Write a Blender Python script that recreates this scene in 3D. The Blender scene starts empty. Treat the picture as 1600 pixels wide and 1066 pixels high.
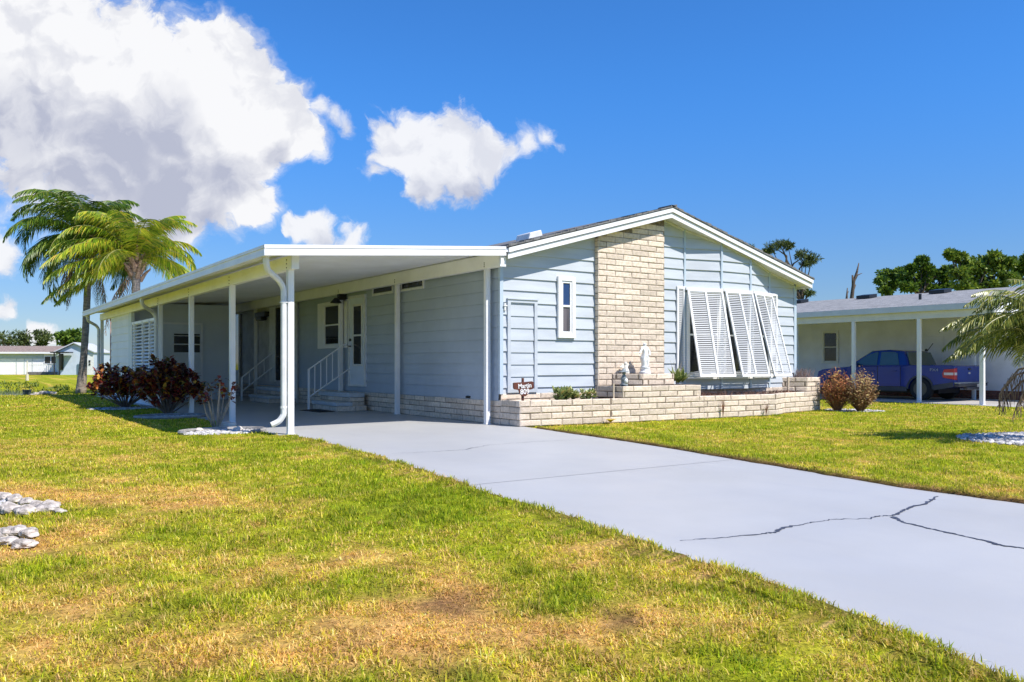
import bpy, math, random
import numpy as np
from mathutils import Vector, noise as mnoise

random.seed(7); rng = np.random.default_rng(11)
SC = bpy.context.scene
COL = SC.collection
R = math.radians
V = Vector

# ------------------------------------------------------------------ camera
CAM = V((-7.494, -11.278, 1.0)); FOC = 1300.0; HZ = 568.0
YAW = 34.396
RT = V((math.cos(R(YAW)), -math.sin(R(YAW)), 0)); FW = V((math.sin(R(YAW)), math.cos(R(YAW)), 0))
cd = bpy.data.cameras.new('camera'); cam = bpy.data.objects.new('camera', cd); COL.objects.link(cam)
cam.location = CAM; cam.rotation_euler = (R(90), 0, -R(YAW))
cd.sensor_width = 36; cd.lens = FOC / 1600 * 36; cd.shift_y = (HZ - 533) / 1600
cd.clip_start = .05; cd.clip_end = 3000
SC.camera = cam
SC.view_settings.view_transform = 'Standard'; SC.view_settings.look = 'None'
SC.view_settings.exposure = 0.74; SC.view_settings.gamma = 1.0
SC.view_settings.use_curve_mapping = False

# ------------------------------------------------------------------ sun
SUN = V((.32, -.75, 1.0)).normalized()
ld = bpy.data.lights.new('sun', 'SUN'); ld.energy = 4.0; ld.angle = R(.5); ld.color = (1, .935, .85)
lo = bpy.data.objects.new('sun', ld); COL.objects.link(lo); lo.location = (5, -8, 20)
lo.rotation_euler = SUN.to_track_quat('Z', 'Y').to_euler()

# ------------------------------------------------------------------ node helpers
class NT:
    def __init__(s, nt): s.nt = nt
    def n(s, t, **k):
        nd = s.nt.nodes.new(t)
        for a, b in k.items(): setattr(nd, a, b)
        return nd
    def link(s, a, b): s.nt.links.new(a, b)
    def put(s, sock, v):
        if hasattr(v, 'default_value') or isinstance(v, bpy.types.NodeSocket): s.link(v, sock)
        else: sock.default_value = v
    def m(s, op, a, b=None, c=None, clamp=False):
        nd = s.n('ShaderNodeMath', operation=op, use_clamp=clamp)
        for i, v in enumerate((a, b, c)):
            if v is not None: s.put(nd.inputs[i], v)
        return nd.outputs[0]
    def vm(s, op, a, b=None, out=0):
        nd = s.n('ShaderNodeVectorMath', operation=op)
        s.put(nd.inputs[0], a)
        if b is not None: s.put(nd.inputs[1], b)
        return nd.outputs['Value'] if op in ('DOT_PRODUCT', 'DISTANCE', 'LENGTH') else nd.outputs[0]
    def mix(s, f, a, b):
        nd = s.n('ShaderNodeMix', data_type='RGBA')
        s.put(nd.inputs[0], f); s.put(nd.inputs[6], a); s.put(nd.inputs[7], b)
        return nd.outputs[2]
    def noise(s, vec, scale, detail=3, rough=.55, dist=0, out='Fac'):
        nd = s.n('ShaderNodeTexNoise')
        if vec is not None: s.link(vec, nd.inputs['Vector'])
        nd.inputs['Scale'].default_value = scale; nd.inputs['Detail'].default_value = detail
        nd.inputs['Roughness'].default_value = rough; nd.inputs['Distortion'].default_value = dist
        return nd.outputs[out]
    def mr(s, v, a, b, c=0., d=1., smooth=True):
        nd = s.n('ShaderNodeMapRange'); nd.interpolation_type = 'SMOOTHSTEP' if smooth else 'LINEAR'
        s.put(nd.inputs['Value'], v)
        for k, x in zip(('From Min', 'From Max', 'To Min', 'To Max'), (a, b, c, d)): nd.inputs[k].default_value = x
        return nd.outputs[0]
def c4(c): return (c[0], c[1], c[2], 1)

# ------------------------------------------------------------------ sky with cumulus clouds (all by direction)
W = bpy.data.worlds.new('World'); SC.world = W; W.use_nodes = True
w = NT(W.node_tree); W.node_tree.nodes.clear()
sky = w.n('ShaderNodeTexSky', sky_type='NISHITA'); sky.sun_disc = False
sky.sun_elevation = math.asin(SUN.z); sky.sun_rotation = math.atan2(SUN.x, SUN.y)
sky.air_density = 1.0; sky.dust_density = 0.; sky.ozone_density = 1.2
hs = w.n('ShaderNodeHueSaturation'); hs.inputs['Saturation'].default_value = 1.0; hs.inputs['Value'].default_value = 1.0
w.link(sky.outputs[0], hs.inputs['Color'])
bg1 = w.n('ShaderNodeBackground'); bg1.inputs['Strength'].default_value = .10
SKYC = hs.outputs[0]
tc = w.n('ShaderNodeTexCoord'); D = w.vm('NORMALIZE', tc.outputs['Generated'])
dF = w.m('MAXIMUM', w.vm('DOT_PRODUCT', D, tuple(FW)), .02)
sep = w.n('ShaderNodeSeparateXYZ'); w.link(D, sep.inputs[0])
U_ = w.m('DIVIDE', w.vm('DOT_PRODUCT', D, tuple(RT)), dF)
V_ = w.m('DIVIDE', sep.outputs[2], dF)
lowk = w.mr(sep.outputs[2], -.02, .34, 0, 1)
tint = w.mix(lowk, c4((.34, .41, .58)), c4((.25, .65, 1.14)))
skm = w.n('ShaderNodeMix', data_type='RGBA', blend_type='MULTIPLY'); skm.inputs[0].default_value = 1; w.link(SKYC, skm.inputs[6]); w.link(tint, skm.inputs[7])
w.link(skm.outputs[2], bg1.inputs['Color'])
cmb = w.n('ShaderNodeCombineXYZ'); w.link(U_, cmb.inputs[0]); w.link(V_, cmb.inputs[1])
P0 = cmb.outputs[0]
def warp(p, scale, amp, det):
    nz = w.noise(p, scale, det, .6, out='Color')
    a = w.vm('SUBTRACT', nz, (.5, .5, .5)); b = w.n('ShaderNodeVectorMath', operation='SCALE')
    w.link(a, b.inputs[0]); b.inputs['Scale'].default_value = amp
    return w.vm('ADD', p, b.outputs[0])
PW = warp(warp(P0, 8, .075, 3), 26, .026, 5)
def field(blobs, p):
    acc = None
    for (x, y, r) in blobs:
        c = ((x - 800) / FOC, (HZ - y) / FOC, 0); rr = r / FOC
        d = w.vm('DISTANCE', p, c)
        v = w.m('MULTIPLY_ADD', d, -1 / rr, 1.0)
        acc = v if acc is None else w.m('SMOOTH_MAX', acc, v, .12)
    return acc
BIG = [(-60, 60, 190), (70, 70, 150), (190, 90, 105), (300, 105, 82), (348, 78, 58), (390, 115, 52), (330, 190, 110),
       (430, 165, 58), (462, 212, 44), (240, 230, 120), (400, 240, 62), (200, 290, 90), (330, 300, 72), (408, 322, 46),
       (290, 335, 52), (100, 210, 140), (-60, 190, 110)]
SMALL = [(640, 225, 66), (700, 235, 66), (660, 285, 48), (755, 250, 46), (715, 285, 46), (608, 205, 36),
         (460, 368, 26), (500, 362, 32), (545, 372, 26), (-6, 398, 44), (10, 480, 26), (75, 512, 26)]
fine = w.noise(PW, 26, 7, .62); mid = w.noise(P0, 7, 4, .5)
fz = w.m('MULTIPLY', w.m('SUBTRACT', fine, .5), .95)
fB = field(BIG, PW); fS = field(SMALL, PW)
fz2 = w.m('MULTIPLY', w.m('SUBTRACT', w.noise(PW, 60, 5, .7), .5), .35)
dens = w.m('MAXIMUM', w.mr(w.m('ADD', w.m('ADD', fB, fz), fz2), .0, .26), w.mr(w.m('ADD', fB, w.m('MULTIPLY', fz, 1.4)), -.22, .3, 0, .55))
densS = w.m('MULTIPLY', w.mr(w.m('ADD', w.m('ADD', fS, w.m('MULTIPLY', fz, 1.5)), fz2), -.06, .42), .95)
TAIL = [(795, 240, 36), (822, 226, 32), (848, 212, 30), (870, 228, 22), (500, 165, 30), (516, 178, 34), (535, 192, 28), (585, 265, 34), (490, 240, 26)]
densS = w.m('MAXIMUM', densS, w.m('MULTIPLY', w.mr(w.m('ADD', w.m('ADD', field(TAIL, PW), w.m('MULTIPLY', fz, 2.0)), fz2), .12, .95), .9))
front = w.mr(w.vm('DOT_PRODUCT', D, tuple(FW)), .1, .25)
dens = w.m('MULTIPLY', w.m('MAXIMUM', dens, densS), front, clamp=True)
DARK = [(40, 215, 120), (170, 235, 110), (270, 305, 92), (372, 285, 54), (110, 285, 100), (255, 190, 78), (-40, 190, 120), (440, 235, 26), (330, 350, 40), (690, 318, 62), (735, 300, 40), (655, 300, 40), (515, 388, 36)]
dk = w.mr(w.m('ADD', field(DARK, PW), w.m('MULTIPLY', w.m('SUBTRACT', mid, .5), 1.1)), -.25, .95)
# billow relief: density difference toward the sun side (upper right)
off = w.vm('ADD', PW, (.012, .014, 0))
rel = w.m('ADD', w.m('SUBTRACT', w.noise(PW, 13, 5, .55), w.noise(off, 13, 5, .55)), w.m('SUBTRACT', w.noise(PW, 5.5, 3, .5), w.noise(w.vm('ADD', PW, (.03, .035, 0)), 5.5, 3, .5)))
rel = w.mr(rel, -.16, .16, -1, 1)
sh = w.m('ADD', w.m('MULTIPLY', dk, .8), w.m('MULTIPLY_ADD', rel, -.30, .09), clamp=True)
ccol = w.mix(sh, c4((.97, .975, 1.0)), c4((.50, .53, .66)))
bg2 = w.n('ShaderNodeBackground'); w.link(ccol, bg2.inputs['Color']); bg2.inputs['Strength'].default_value = .585
mx = w.n('ShaderNodeMixShader'); w.link(dens, mx.inputs[0]); w.link(bg1.outputs[0], mx.inputs[1]); w.link(bg2.outputs[0], mx.inputs[2])
wo = w.n('ShaderNodeOutputWorld'); w.link(mx.outputs[0], wo.inputs[0])
W.cycles.sampling_method = 'MANUAL'; W.cycles.sample_map_resolution = 512

# ------------------------------------------------------------------ materials
MATS = {}
def pmat(name, col, rough=.6, var=.12, scale=3., bump=0., bscale=40., metal=0., spec=.5, col2=None, coat=0., island=0., stretch=None):
    if name in MATS: return MATS[name]
    m = bpy.data.materials.new(name); m.use_nodes = True; t = NT(m.node_tree); b = m.node_tree.nodes['Principled BSDF']
    tc = t.n('ShaderNodeTexCoord'); vec = tc.outputs['Object']
    if stretch:
        mp = t.n('ShaderNodeMapping'); t.link(vec, mp.inputs[0]); mp.inputs['Scale'].default_value = stretch; vec = mp.outputs[0]
    nz = t.noise(vec, scale, 5, .6)
    c2 = col2 or tuple(x * (1 - var * 1.6) for x in col); c1 = tuple(min(1, x * (1 + var * .6)) for x in col)
    cc = t.mix(t.mr(nz, .3, .7), c4(c2), c4(c1))
    if island:
        g = t.n('ShaderNodeNewGeometry'); h = t.n('ShaderNodeHueSaturation'); t.link(cc, h.inputs['Color'])
        t.link(t.mr(g.outputs['Random Per Island'], 0, 1, 1 - island, 1 + island, False), h.inputs['Value']); cc = h.outputs[0]
    t.link(cc, b.inputs['Base Color'])
    b.inputs['Roughness'].default_value = rough; b.inputs['Metallic'].default_value = metal
    b.inputs['Specular IOR Level'].default_value = spec
    if coat: b.inputs['Coat Weight'].default_value = coat; b.inputs['Coat Roughness'].default_value = .04
    if bump:
        bp = t.n('ShaderNodeBump'); bp.inputs['Strength'].default_value = bump; bp.inputs['Distance'].default_value = .01
        t.link(t.noise(vec, bscale, 4, .6), bp.inputs['Height']); t.link(bp.outputs[0], b.inputs['Normal'])
    MATS[name] = m; return m
def leafmat(name, stops, rough=.45, trans=.3, spec=.4):
    if name in MATS: return MATS[name]
    m = bpy.data.materials.new(name); m.use_nodes = True; t = NT(m.node_tree); b = m.node_tree.nodes['Principled BSDF']
    g = t.n('ShaderNodeNewGeometry'); cr = t.n('ShaderNodeValToRGB'); t.link(g.outputs['Random Per Island'], cr.inputs[0])
    el = cr.color_ramp.elements
    for i, (p, c) in enumerate(stops):
        e = el[i] if i < 2 else el.new(p)
        e.position = p; e.color = c4(c)
    t.link(cr.outputs[0], b.inputs['Base Color']); b.inputs['Roughness'].default_value = rough
    b.inputs['Specular IOR Level'].default_value = spec
    tr = t.n('ShaderNodeBsdfTranslucent'); t.link(cr.outputs[0], tr.inputs[0])
    ms = t.n('ShaderNodeMixShader'); ms.inputs[0].default_value = trans
    t.link(b.outputs[0], ms.inputs[1]); t.link(tr.outputs[0], ms.inputs[2])
    t.link(ms.outputs[0], m.node_tree.nodes['Material Output'].inputs[0])
    MATS[name] = m; return m

BLUE = pmat('blue_siding_paint', (.48, .522, .57), .55, .07, 1.2, .15, 60, stretch=(1, 1, 6))
BLUEB = pmat('blue_trim_paint', (.44, .53, .62), .5, .05)
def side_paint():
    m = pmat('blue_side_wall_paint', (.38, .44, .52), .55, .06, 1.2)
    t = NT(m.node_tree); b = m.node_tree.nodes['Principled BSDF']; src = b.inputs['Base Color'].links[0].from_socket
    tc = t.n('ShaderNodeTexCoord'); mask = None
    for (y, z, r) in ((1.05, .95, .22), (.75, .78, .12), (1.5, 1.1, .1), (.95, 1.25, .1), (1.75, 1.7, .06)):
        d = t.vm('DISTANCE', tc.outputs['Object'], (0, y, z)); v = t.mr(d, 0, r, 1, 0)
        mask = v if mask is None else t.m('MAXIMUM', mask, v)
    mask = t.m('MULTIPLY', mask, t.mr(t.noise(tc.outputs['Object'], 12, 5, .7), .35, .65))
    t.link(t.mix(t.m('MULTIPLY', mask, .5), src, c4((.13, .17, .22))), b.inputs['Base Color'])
    return m
SIDEB = side_paint()
WHITE = pmat('white_aluminium_paint', (.80, .80, .80), .35, .04, 2)
WHITED = pmat('white_trim_aged', (.68, .69, .68), .5, .08, 6)
CREAM = pmat('cream_beam_paint', (.94, .92, .86), .45, .05, 2)
CEIL = pmat('white_ceiling_pan', (.78, .79, .86), .5, .05, 1)
SHEDW = pmat('shed_grey_paint', (.66, .72, .80), .6, .05, 1)
SHEDS = pmat('white_shed_siding', (.80, .82, .88), .5, .05, 1)
REARS = pmat('aged_white_siding', (.55, .55, .56), .6, .12, 3)
DARKG = pmat('black_metal', (.012, .012, .013), .4, .1)
BOLT = pmat('dark_bolt', (.05, .04, .03), .6, .1)
RUBBER = pmat('tyre_rubber', (.018, .018, .02), .8, .1, 30, .3, 80)
MORTAR = pmat('dark_mortar', (.22, .175, .13), .9, .3, 20, .4, 60)
def brickmat(name, a, b_):
    m = pmat(name, a, .85, .1, 18, .9, 55, col2=b_, island=.15)
    return m
BRICK = brickmat('cream_slump_block', (.69, .585, .48), (.56, .47, .375))
BRICKR = pmat('red_brick', (.20, .075, .06), .85, .2, 20, .5, 60, island=.2)
CONC = pmat('step_concrete_paint', (.52, .55, .58), .6, .08, 5, .2, 60)
def glassmat(name, a, b_, sc=2.0, st=(1, 1, .4)):
    m = pmat(name, a, .06, .1, sc, 0, spec=.45, col2=b_, stretch=st); return m
GLASS = glassmat('dark_window_glass', (.035, .04, .045), (.008, .008, .01))
GLASSB = glassmat('blue_window_glass', (.03, .06, .16), (.02, .045, .13))
GLASSC = glassmat('curtained_window_glass', (.14, .12, .13), (.03, .026, .03), 9, (1, 1, .05))
WOODD = pmat('dark_red_wood', (.11, .028, .016), .6, .25, 12, .3, 60)
BLACKRUB = pmat('black_rubber_mat', (.012, .012, .014), .85, .1)

def shingle(name, a, b_):
    m = bpy.data.materials.new(name); m.use_nodes = True; t = NT(m.node_tree); b = m.node_tree.nodes['Principled BSDF']
    tc = t.n('ShaderNodeTexCoord'); mp = t.n('ShaderNodeMapping'); t.link(tc.outputs['Object'], mp.inputs[0]); mp.inputs['Rotation'].default_value = (0, 0, R(90))
    br = t.n('ShaderNodeTexBrick'); t.link(mp.outputs[0], br.inputs['Vector']); br.inputs['Scale'].default_value = 1
    br.inputs['Brick Width'].default_value = .32; br.inputs['Row Height'].default_value = .15; br.inputs['Mortar Size'].default_value = .014
    br.inputs['Color1'].default_value = c4(a); br.inputs['Color2'].default_value = c4(b_); br.inputs['Mortar'].default_value = c4(tuple(x * .35 for x in b_))
    nz = t.noise(tc.outputs['Object'], 90, 3, .7)
    cc = t.mix(t.mr(nz, .3, .7), c4(tuple(x * .55 for x in b_)), br.outputs[0]); n3 = t.noise(tc.outputs['Object'], 4, 4, .8); cc = t.mix(t.mr(n3, .35, .65, 0, .45), cc, c4(tuple(x * 1.35 for x in a))); t.link(cc, b.inputs['Base Color'])
    b.inputs['Roughness'].default_value = .95
    bp = t.n('ShaderNodeBump'); bp.inputs['Distance'].default_value = .01; bp.inputs['Strength'].default_value = .6
    t.link(nz, bp.inputs['Height']); t.link(bp.outputs[0], b.inputs['Normal'])
    return m
SHING = shingle('dark_shingle', (.22, .22, .225), (.13, .13, .135))
SHINGL = shingle('pale_grey_shingle', (.33, .335, .34), (.21, .215, .22))
SHINGB = shingle('brown_shingle', (.34, .26, .22), (.24, .18, .15))

# ------------------------------------------------------------------ mesh helpers
class MB:
    def __init__(s): s.v = []; s.f = []
    def add(s, vs, fs):
        k = len(s.v); s.v += [tuple(p) for p in vs]; s.f += [tuple(i + k for i in f) for f in fs]
    def face(s, *p): s.add(p, [tuple(range(len(p)))])
    def obox(s, o, a, b, c):
        o, a, b, c = V(o), V(a), V(b), V(c)
        P = [o, o + a, o + a + b, o + b, o + c, o + a + c, o + a + b + c, o + b + c]
        fs = [(0, 3, 2, 1), (4, 5, 6, 7), (0, 1, 5, 4), (1, 2, 6, 5), (2, 3, 7, 6), (3, 0, 4, 7)]
        if a.cross(b).dot(c) < 0: fs = [f[::-1] for f in fs]
        s.add(P, fs)
    def box(s, x0, y0, z0, x1, y1, z1):
        s.obox((min(x0, x1), min(y0, y1), min(z0, z1)), (abs(x1 - x0), 0, 0), (0, abs(y1 - y0), 0), (0, 0, abs(z1 - z0)))
    def prism(s, poly, ext):
        poly = [V(p) for p in poly]; e = V(ext); n = len(poly)
        nr = sum(((poly[i] - poly[0]).cross(poly[(i + 1) % n] - poly[0]) for i in range(1, n - 1)), V((0, 0, 0)))
        if nr.dot(e) > 0: poly = poly[::-1]
        s.add(poly + [p + e for p in poly], [tuple(range(n)), tuple(range(2 * n - 1, n - 1, -1))] + [(i, i + n, (i + 1) % n + n, (i + 1) % n) for i in range(n)])
    def tube(s, path, r, n=8, cap=True, sq=False):
        path = [V(p) for p in path]; rs = r if isinstance(r, (list, tuple)) else [r] * len(path)
        base = len(s.v); ref = None
        for i, p in enumerate(path):
            t = (path[min(i + 1, len(path) - 1)] - path[max(i - 1, 0)]).normalized()
            if ref is None: ref = t.orthogonal().normalized() if abs(t.z) < .95 else V((1, 0, 0))
            a = (ref - t * ref.dot(t)).normalized(); ref = a; b = t.cross(a)
            for k in range(n):
                th = 2 * math.pi * (k + (.5 if sq else 0)) / n
                s.v.append(tuple(p + (a * math.cos(th) + b * math.sin(th)) * rs[i]))
        for i in range(len(path) - 1):
            for k in range(n):
                a0 = base + i * n + k; a1 = base + i * n + (k + 1) % n
                s.f.append((a0, a1, a1 + n, a0 + n))
        if cap:
            s.f.append(tuple(base + k for k in range(n))[::-1]); s.f.append(tuple(base + (len(path) - 1) * n + k for k in range(n)))
    def lathe(s, prof, c, n=20, ax='z', sx=1, sy=1):
        c = V(c); base = len(s.v)
        for (r, h) in prof:
            for k in range(n):
                th = 2 * math.pi * k / n; p = (r * math.cos(th) * sx, r * math.sin(th) * sy, h)
                if ax == 'x': p = (h, p[0], p[1])
                if ax == 'y': p = (p[0], h, p[1])
                s.v.append(tuple(c + V(p)))
        for i in range(len(prof) - 1):
            for k in range(n):
                a0 = base + i * n + k; a1 = base + i * n + (k + 1) % n
                s.f.append((a0, a1, a1 + n, a0 + n))
        s.f.append(tuple(base + k for k in range(n))[::-1]); s.f.append(tuple(base + (len(prof) - 1) * n + k for k in range(n)))
    def build(s, name, mat, parent=None, loc=None, smooth=False, bevel=0, kind=None):
        off = V((0, 0, 0))
        if parent is not None:
            q = parent
            while q.parent: q = q.parent
            off = q.location.copy()
        elif loc is not None: off = V(loc)
        me = bpy.data.meshes.new(name)
        me.from_pydata([tuple(V(p) - off) for p in s.v], [], s.f); me.update()
        if smooth: me.polygons.foreach_set('use_smooth', [True] * len(me.polygons))
        me.materials.append(mat)
        o = bpy.data.objects.new(name, me); COL.objects.link(o)
        if parent is not None: o.parent = parent
        elif loc is not None: o.location = loc
        if bevel:
            b = o.modifiers.new('edge', 'BEVEL'); b.width = bevel; b.segments = 2; b.limit_method = 'ANGLE'; b.angle_limit = R(40)
        if kind: o['kind'] = kind
        return o
def tag(o, label, cat, group=None, kind=None):
    o['label'] = label; o['category'] = cat
    if group: o['group'] = group
    if kind: o['kind'] = kind
    return o
def thing(name, label, cat, loc=(0, 0, 0), group=None):
    o = bpy.data.objects.new(name, None); COL.objects.link(o); o.location = loc; o.empty_display_size = .2
    return tag(o, label, cat, group)
def struct(mb, name, mat, **k):
    o = mb.build(name, mat, **k); o['kind'] = 'structure'; return o
def dup(root, loc, label=None, rz=None, scale=None):
    r = root.copy(); COL.objects.link(r); r.location = loc
    if rz is not None: r.rotation_euler = (0, 0, rz)
    if scale is not None: r.scale = (scale,) * 3
    if label: r['label'] = label
    for ch in list(root.children):
        c = ch.copy(); COL.objects.link(c); c.parent = r
        for g in ch.children:
            d = g.copy(); COL.objects.link(d); d.parent = c
    return r
def at(px, py, z):            # a point at depth z metres seen in that direction of the photograph
    p = CAM + RT * ((px - 800) / FOC * z) + FW * z; p.z = 1 - (py - HZ) / FOC * z; return p
def gnd(px, py, z0=0.):
    return at(px, py, (1 - z0) * FOC / (py - HZ))

def clip2(poly, cl):
    for (a, b, c) in cl:                                   # keep a*u + b*z <= c
        out = []
        for i in range(len(poly)):
            p, q = poly[i], poly[(i + 1) % len(poly)]
            dp, dq = a * p[0] + b * p[1] - c, a * q[0] + b * q[1] - c
            if dp <= 0: out.append(p)
            if dp * dq < 0:
                t = dp / (dp - dq); out.append((p[0] + t * (q[0] - p[0]), p[1] + t * (q[1] - p[1])))
        poly = out
        if len(poly) < 3: return []
    return poly
def lap(mb, o, u, n, u0, u1, z0, z1, course=.2, phase=0, cl=(), proud=.024, back=True):
    o, u, n = V(o), V(u), V(n); k0 = math.floor((z0 - phase) / course)
    zc = phase + k0 * course
    while zc < z1 - 1e-6:
        a, b = max(zc, z0), min(zc + course, z1)
        poly = clip2([(u0, a), (u1, a), (u1, b), (u0, b)], cl)
        if len(poly) >= 3:
            def P(q, d=None):
                dd = proud * (1 - (q[1] - zc) / course) if d is None else d
                return o + u * q[0] + V((0, 0, q[1])) + n * (dd + .002)
            pts = [P(q) for q in poly]
            nr = (pts[1] - pts[0]).cross(pts[2] - pts[0])
            if nr.dot(n) < 0: pts = pts[::-1]
            mb.face(*pts)
            bot = sorted([q for q in poly if abs(q[1] - a) < 1e-6])
            if len(bot) >= 2:
                q0, q1 = bot[0], bot[-1]
                mb.face(P(q0), P(q0, -.002), P(q1, -.002), P(q1))
        zc += course
def bricks(mb, o, u, n, u0, u1, z0, z1, t=.09, L=.4, Hc=.1016, gap=.009, cl=(), phase=0, mortar=None, r0=0):
    o, u, n = V(o), V(u), V(n); row = r0; zc = z0
    if mortar is not None:
        poly = clip2([(u0 + .004, z0), (u1 - .004, z0), (u1 - .004, z1 - .012), (u0 + .004, z1 - .012)], [(a, b, c - .012) for a, b, c in cl])
        if len(poly) >= 3: mortar.prism([o + u * q[0] + V((0, 0, q[1])) - n * .004 for q in poly], n * (-(t - .01)))
    while zc < z1 - .02:
        zt = min(zc + Hc, z1); x = u0 - (L * (.5 if row % 2 else 1.) if True else 0) + phase
        x = u0 + (-L / 2 if row % 2 else 0) - (phase % L)
        while x < u1 - .005:
            a, b = max(x + gap / 2, u0), min(x + L - gap / 2, u1)
            if u1 - b < gap: b = u1
            if b - a > .03:
                poly = clip2([(a, zc + gap / 2), (b, zc + gap / 2), (b, zt - gap / 2), (a, zt - gap / 2)], cl)
                if len(poly) >= 3:
                    dj = random.uniform(0, .007)
                    js = [random.uniform(-.0035, .0035) for _ in poly]
                    # slightly pillowed face: outer ring set back from the face
                    cu = sum(q[0] for q in poly) / len(poly); cz = sum(q[1] for q in poly) / len(poly)
                    outer = [o + u * q[0] + V((0, 0, q[1])) + n * (dj - .006 + j) for q, j in zip(poly, js)]
                    inner = [o + u * (cu + (q[0] - cu) * (1 - .024 / max(.03, abs(q[0] - cu)))) + V((0, 0, cz + (q[1] - cz) * .74)) + n * (dj + .002 + random.uniform(-.002, .002)) for q in poly] if len(poly) == 4 else None
                    backp = [o + u * q[0] + V((0, 0, q[1])) - n * (t * .97) for q in poly]
                    m = len(poly); nr = (outer[1] - outer[0]).cross(outer[2] - outer[0]).dot(n) < 0
                    vs = outer + backp + (inner or []); fs = []
                    if inner:
                        fs.append(tuple(2 * m + i for i in range(m)))
                        fs += [(i, (i + 1) % m, 2 * m + (i + 1) % m, 2 * m + i) for i in range(m)]
                    else: fs.append(tuple(range(m)))
                    fs += [(i, m + i, m + (i + 1) % m, (i + 1) % m) for i in range(m)]
                    fs.append(tuple(m + i for i in range(m))[::-1])
                    if nr: fs = [f[::-1] for f in fs]
                    mb.add(vs, fs)
            x += L
        zc += Hc; row += 1

# ------------------------------------------------------------------ ground
def vnoise(x, y, s, seed=0):
    x = np.asarray(x) * s + seed * 17.3; y = np.asarray(y) * s + seed * 9.1
    xi = np.floor(x).astype(np.int64); yi = np.floor(y).astype(np.int64); fx = x - xi; fy = y - yi
    fx = fx * fx * (3 - 2 * fx); fy = fy * fy * (3 - 2 * fy)
    def h(a, b):
        n = (a * 374761393 + b * 668265263 + seed * 1442695) & 0x7fffffff
        n = ((n ^ (n >> 13)) * 1274126177) & 0x7fffffff
        return ((n ^ (n >> 16)) & 0xffff) / 65535.
    return (h(xi, yi) * (1 - fx) + h(xi + 1, yi) * fx) * (1 - fy) + (h(xi, yi + 1) * (1 - fx) + h(xi + 1, yi + 1) * fx) * fy
def fbm(x, y, s, seed=0, o=4):
    a = 0; t = 0; k = 1.
    for i in range(o): a = a + vnoise(x, y, s * 2 ** i, seed + i) * k; t += k; k *= .55
    return a / t
# dry, bare and green patches, each a place on the lawn: (px, py) give the spot, radii in metres follow
PATCH = [(60, 755, 130, 13, .9), (200, 770, 150, 15, .95), (330, 786, 110, 13, .9), (425, 792, 60, 9, .6), (170, 692, 90, 9, .5), (240, 700, 60, 8, .5),
         (150, 655, 60, 5, .35), (60, 970, 150, 60, .75), (30, 860, 90, 30, .6), (120, 850, 80, 30, .55), (240, 868, 90, 24, .5), (300, 1010, 200, 50, .8),
         (480, 965, 150, 50, .8), (620, 940, 120, 45, .95), (500, 880, 90, 18, .85), (700, 935, 60, 25, 1.0), (600, 1030, 150, 40, .6), (730, 1000, 110, 36, .7),
         (960, 962, 50, 16, .95), (1010, 1010, 150, 36, .7), (1150, 965, 80, 34, .65), (1000, 900, 110, 34, .5), (1260, 1010, 110, 40, .6),
         (880, 862, 100, 20, .45), (90, 1040, 140, 40, .6), (40, 815, 60, 14, .7), (640, 975, 120, 30, .8), (1100, 880, 60, 20, .4), (1300, 1050, 100, 30, .5), (90, 720, 120, 12, .5), (300, 740, 120, 10, .45), (30, 690, 60, 8, .4), (180, 820, 90, 14, .5), (520, 860, 70, 14, .4), (380, 900, 70, 18, .5), (860, 1010, 80, 30, .5), (640, 870, 60, 12, .35), (1000, 860, 60, 10, .4), (560, 700, 60, 6, .35), (60, 640, 60, 4, .35),
         (560, 770, 140, 30, -.45), (740, 800, 150, 40, -.5), (430, 735, 120, 16, -.4), (870, 935, 70, 36, -.6), (560, 905, 60, 24, -.3), (270, 930, 60, 30, -.3),
         (900, 900, 100, 26, -.4), (300, 640, 120, 8, -.4), (900, 660, 150, 9, -.2), (1150, 700, 200, 18, -.15), (700, 720, 90, 12, -.4), (300, 840, 60, 14, -.3), (520, 985, 40, 24, -.3),
         (1330, 690, 160, 10, .15), (1500, 745, 150, 16, .15)]
BARE = [(700, 938, 42, 16, 1.), (740, 955, 35, 10, .6), (690, 1032, 40, 12, .7), (965, 962, 38, 8, 1.), (985, 975, 30, 8, .7), (380, 990, 50, 12, .25), (590, 930, 60, 12, .4), (250, 960, 50, 14, .3)]
def blob(x, y, lst):
    out = np.zeros_like(x)
    for (px, py, rx, ry, a) in lst:
        p = gnd(px, py); z = (p - CAM).dot(FW); sx = rx * z / FOC; sy = ry * z * z / FOC
        dx = x - p.x; dy = y - p.y; u = (dx * RT.x + dy * RT.y) / sx; v = (dx * FW.x + dy * FW.y) / sy
        out = out + a * np.exp(-(u * u + v * v) * .9)
    return out
def dryness(x, y):
    wx = x + (fbm(x, y, .9, 3) - .5) * .9; wy = y + (fbm(x, y, .9, 9) - .5) * .9
    d = .31 + blob(wx, wy, PATCH) * .50 + (fbm(x, y, .55, 21) - .5) * .5 + (fbm(x, y, 2.6, 31) - .5) * 1.15 + (fbm(x, y, 11, 35, 2) - .5) * .7
    return np.clip(d, 0, 1)
def drive_edges(y):
    yl = np.interp(y, [-14, -10, -8.9, -6.2, -4.4, -2, .2], [-5.6, -4.74, -4.46, -4.05, -3.83, -3.6, -3.52])
    yr = np.interp(y, [-14, -8.4, -7.5, -5.95, -3.6, -.5, 0], [-1.55, -1.13, -1.1, -.78, -.3, .1, .1])
    return yl, yr
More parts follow.
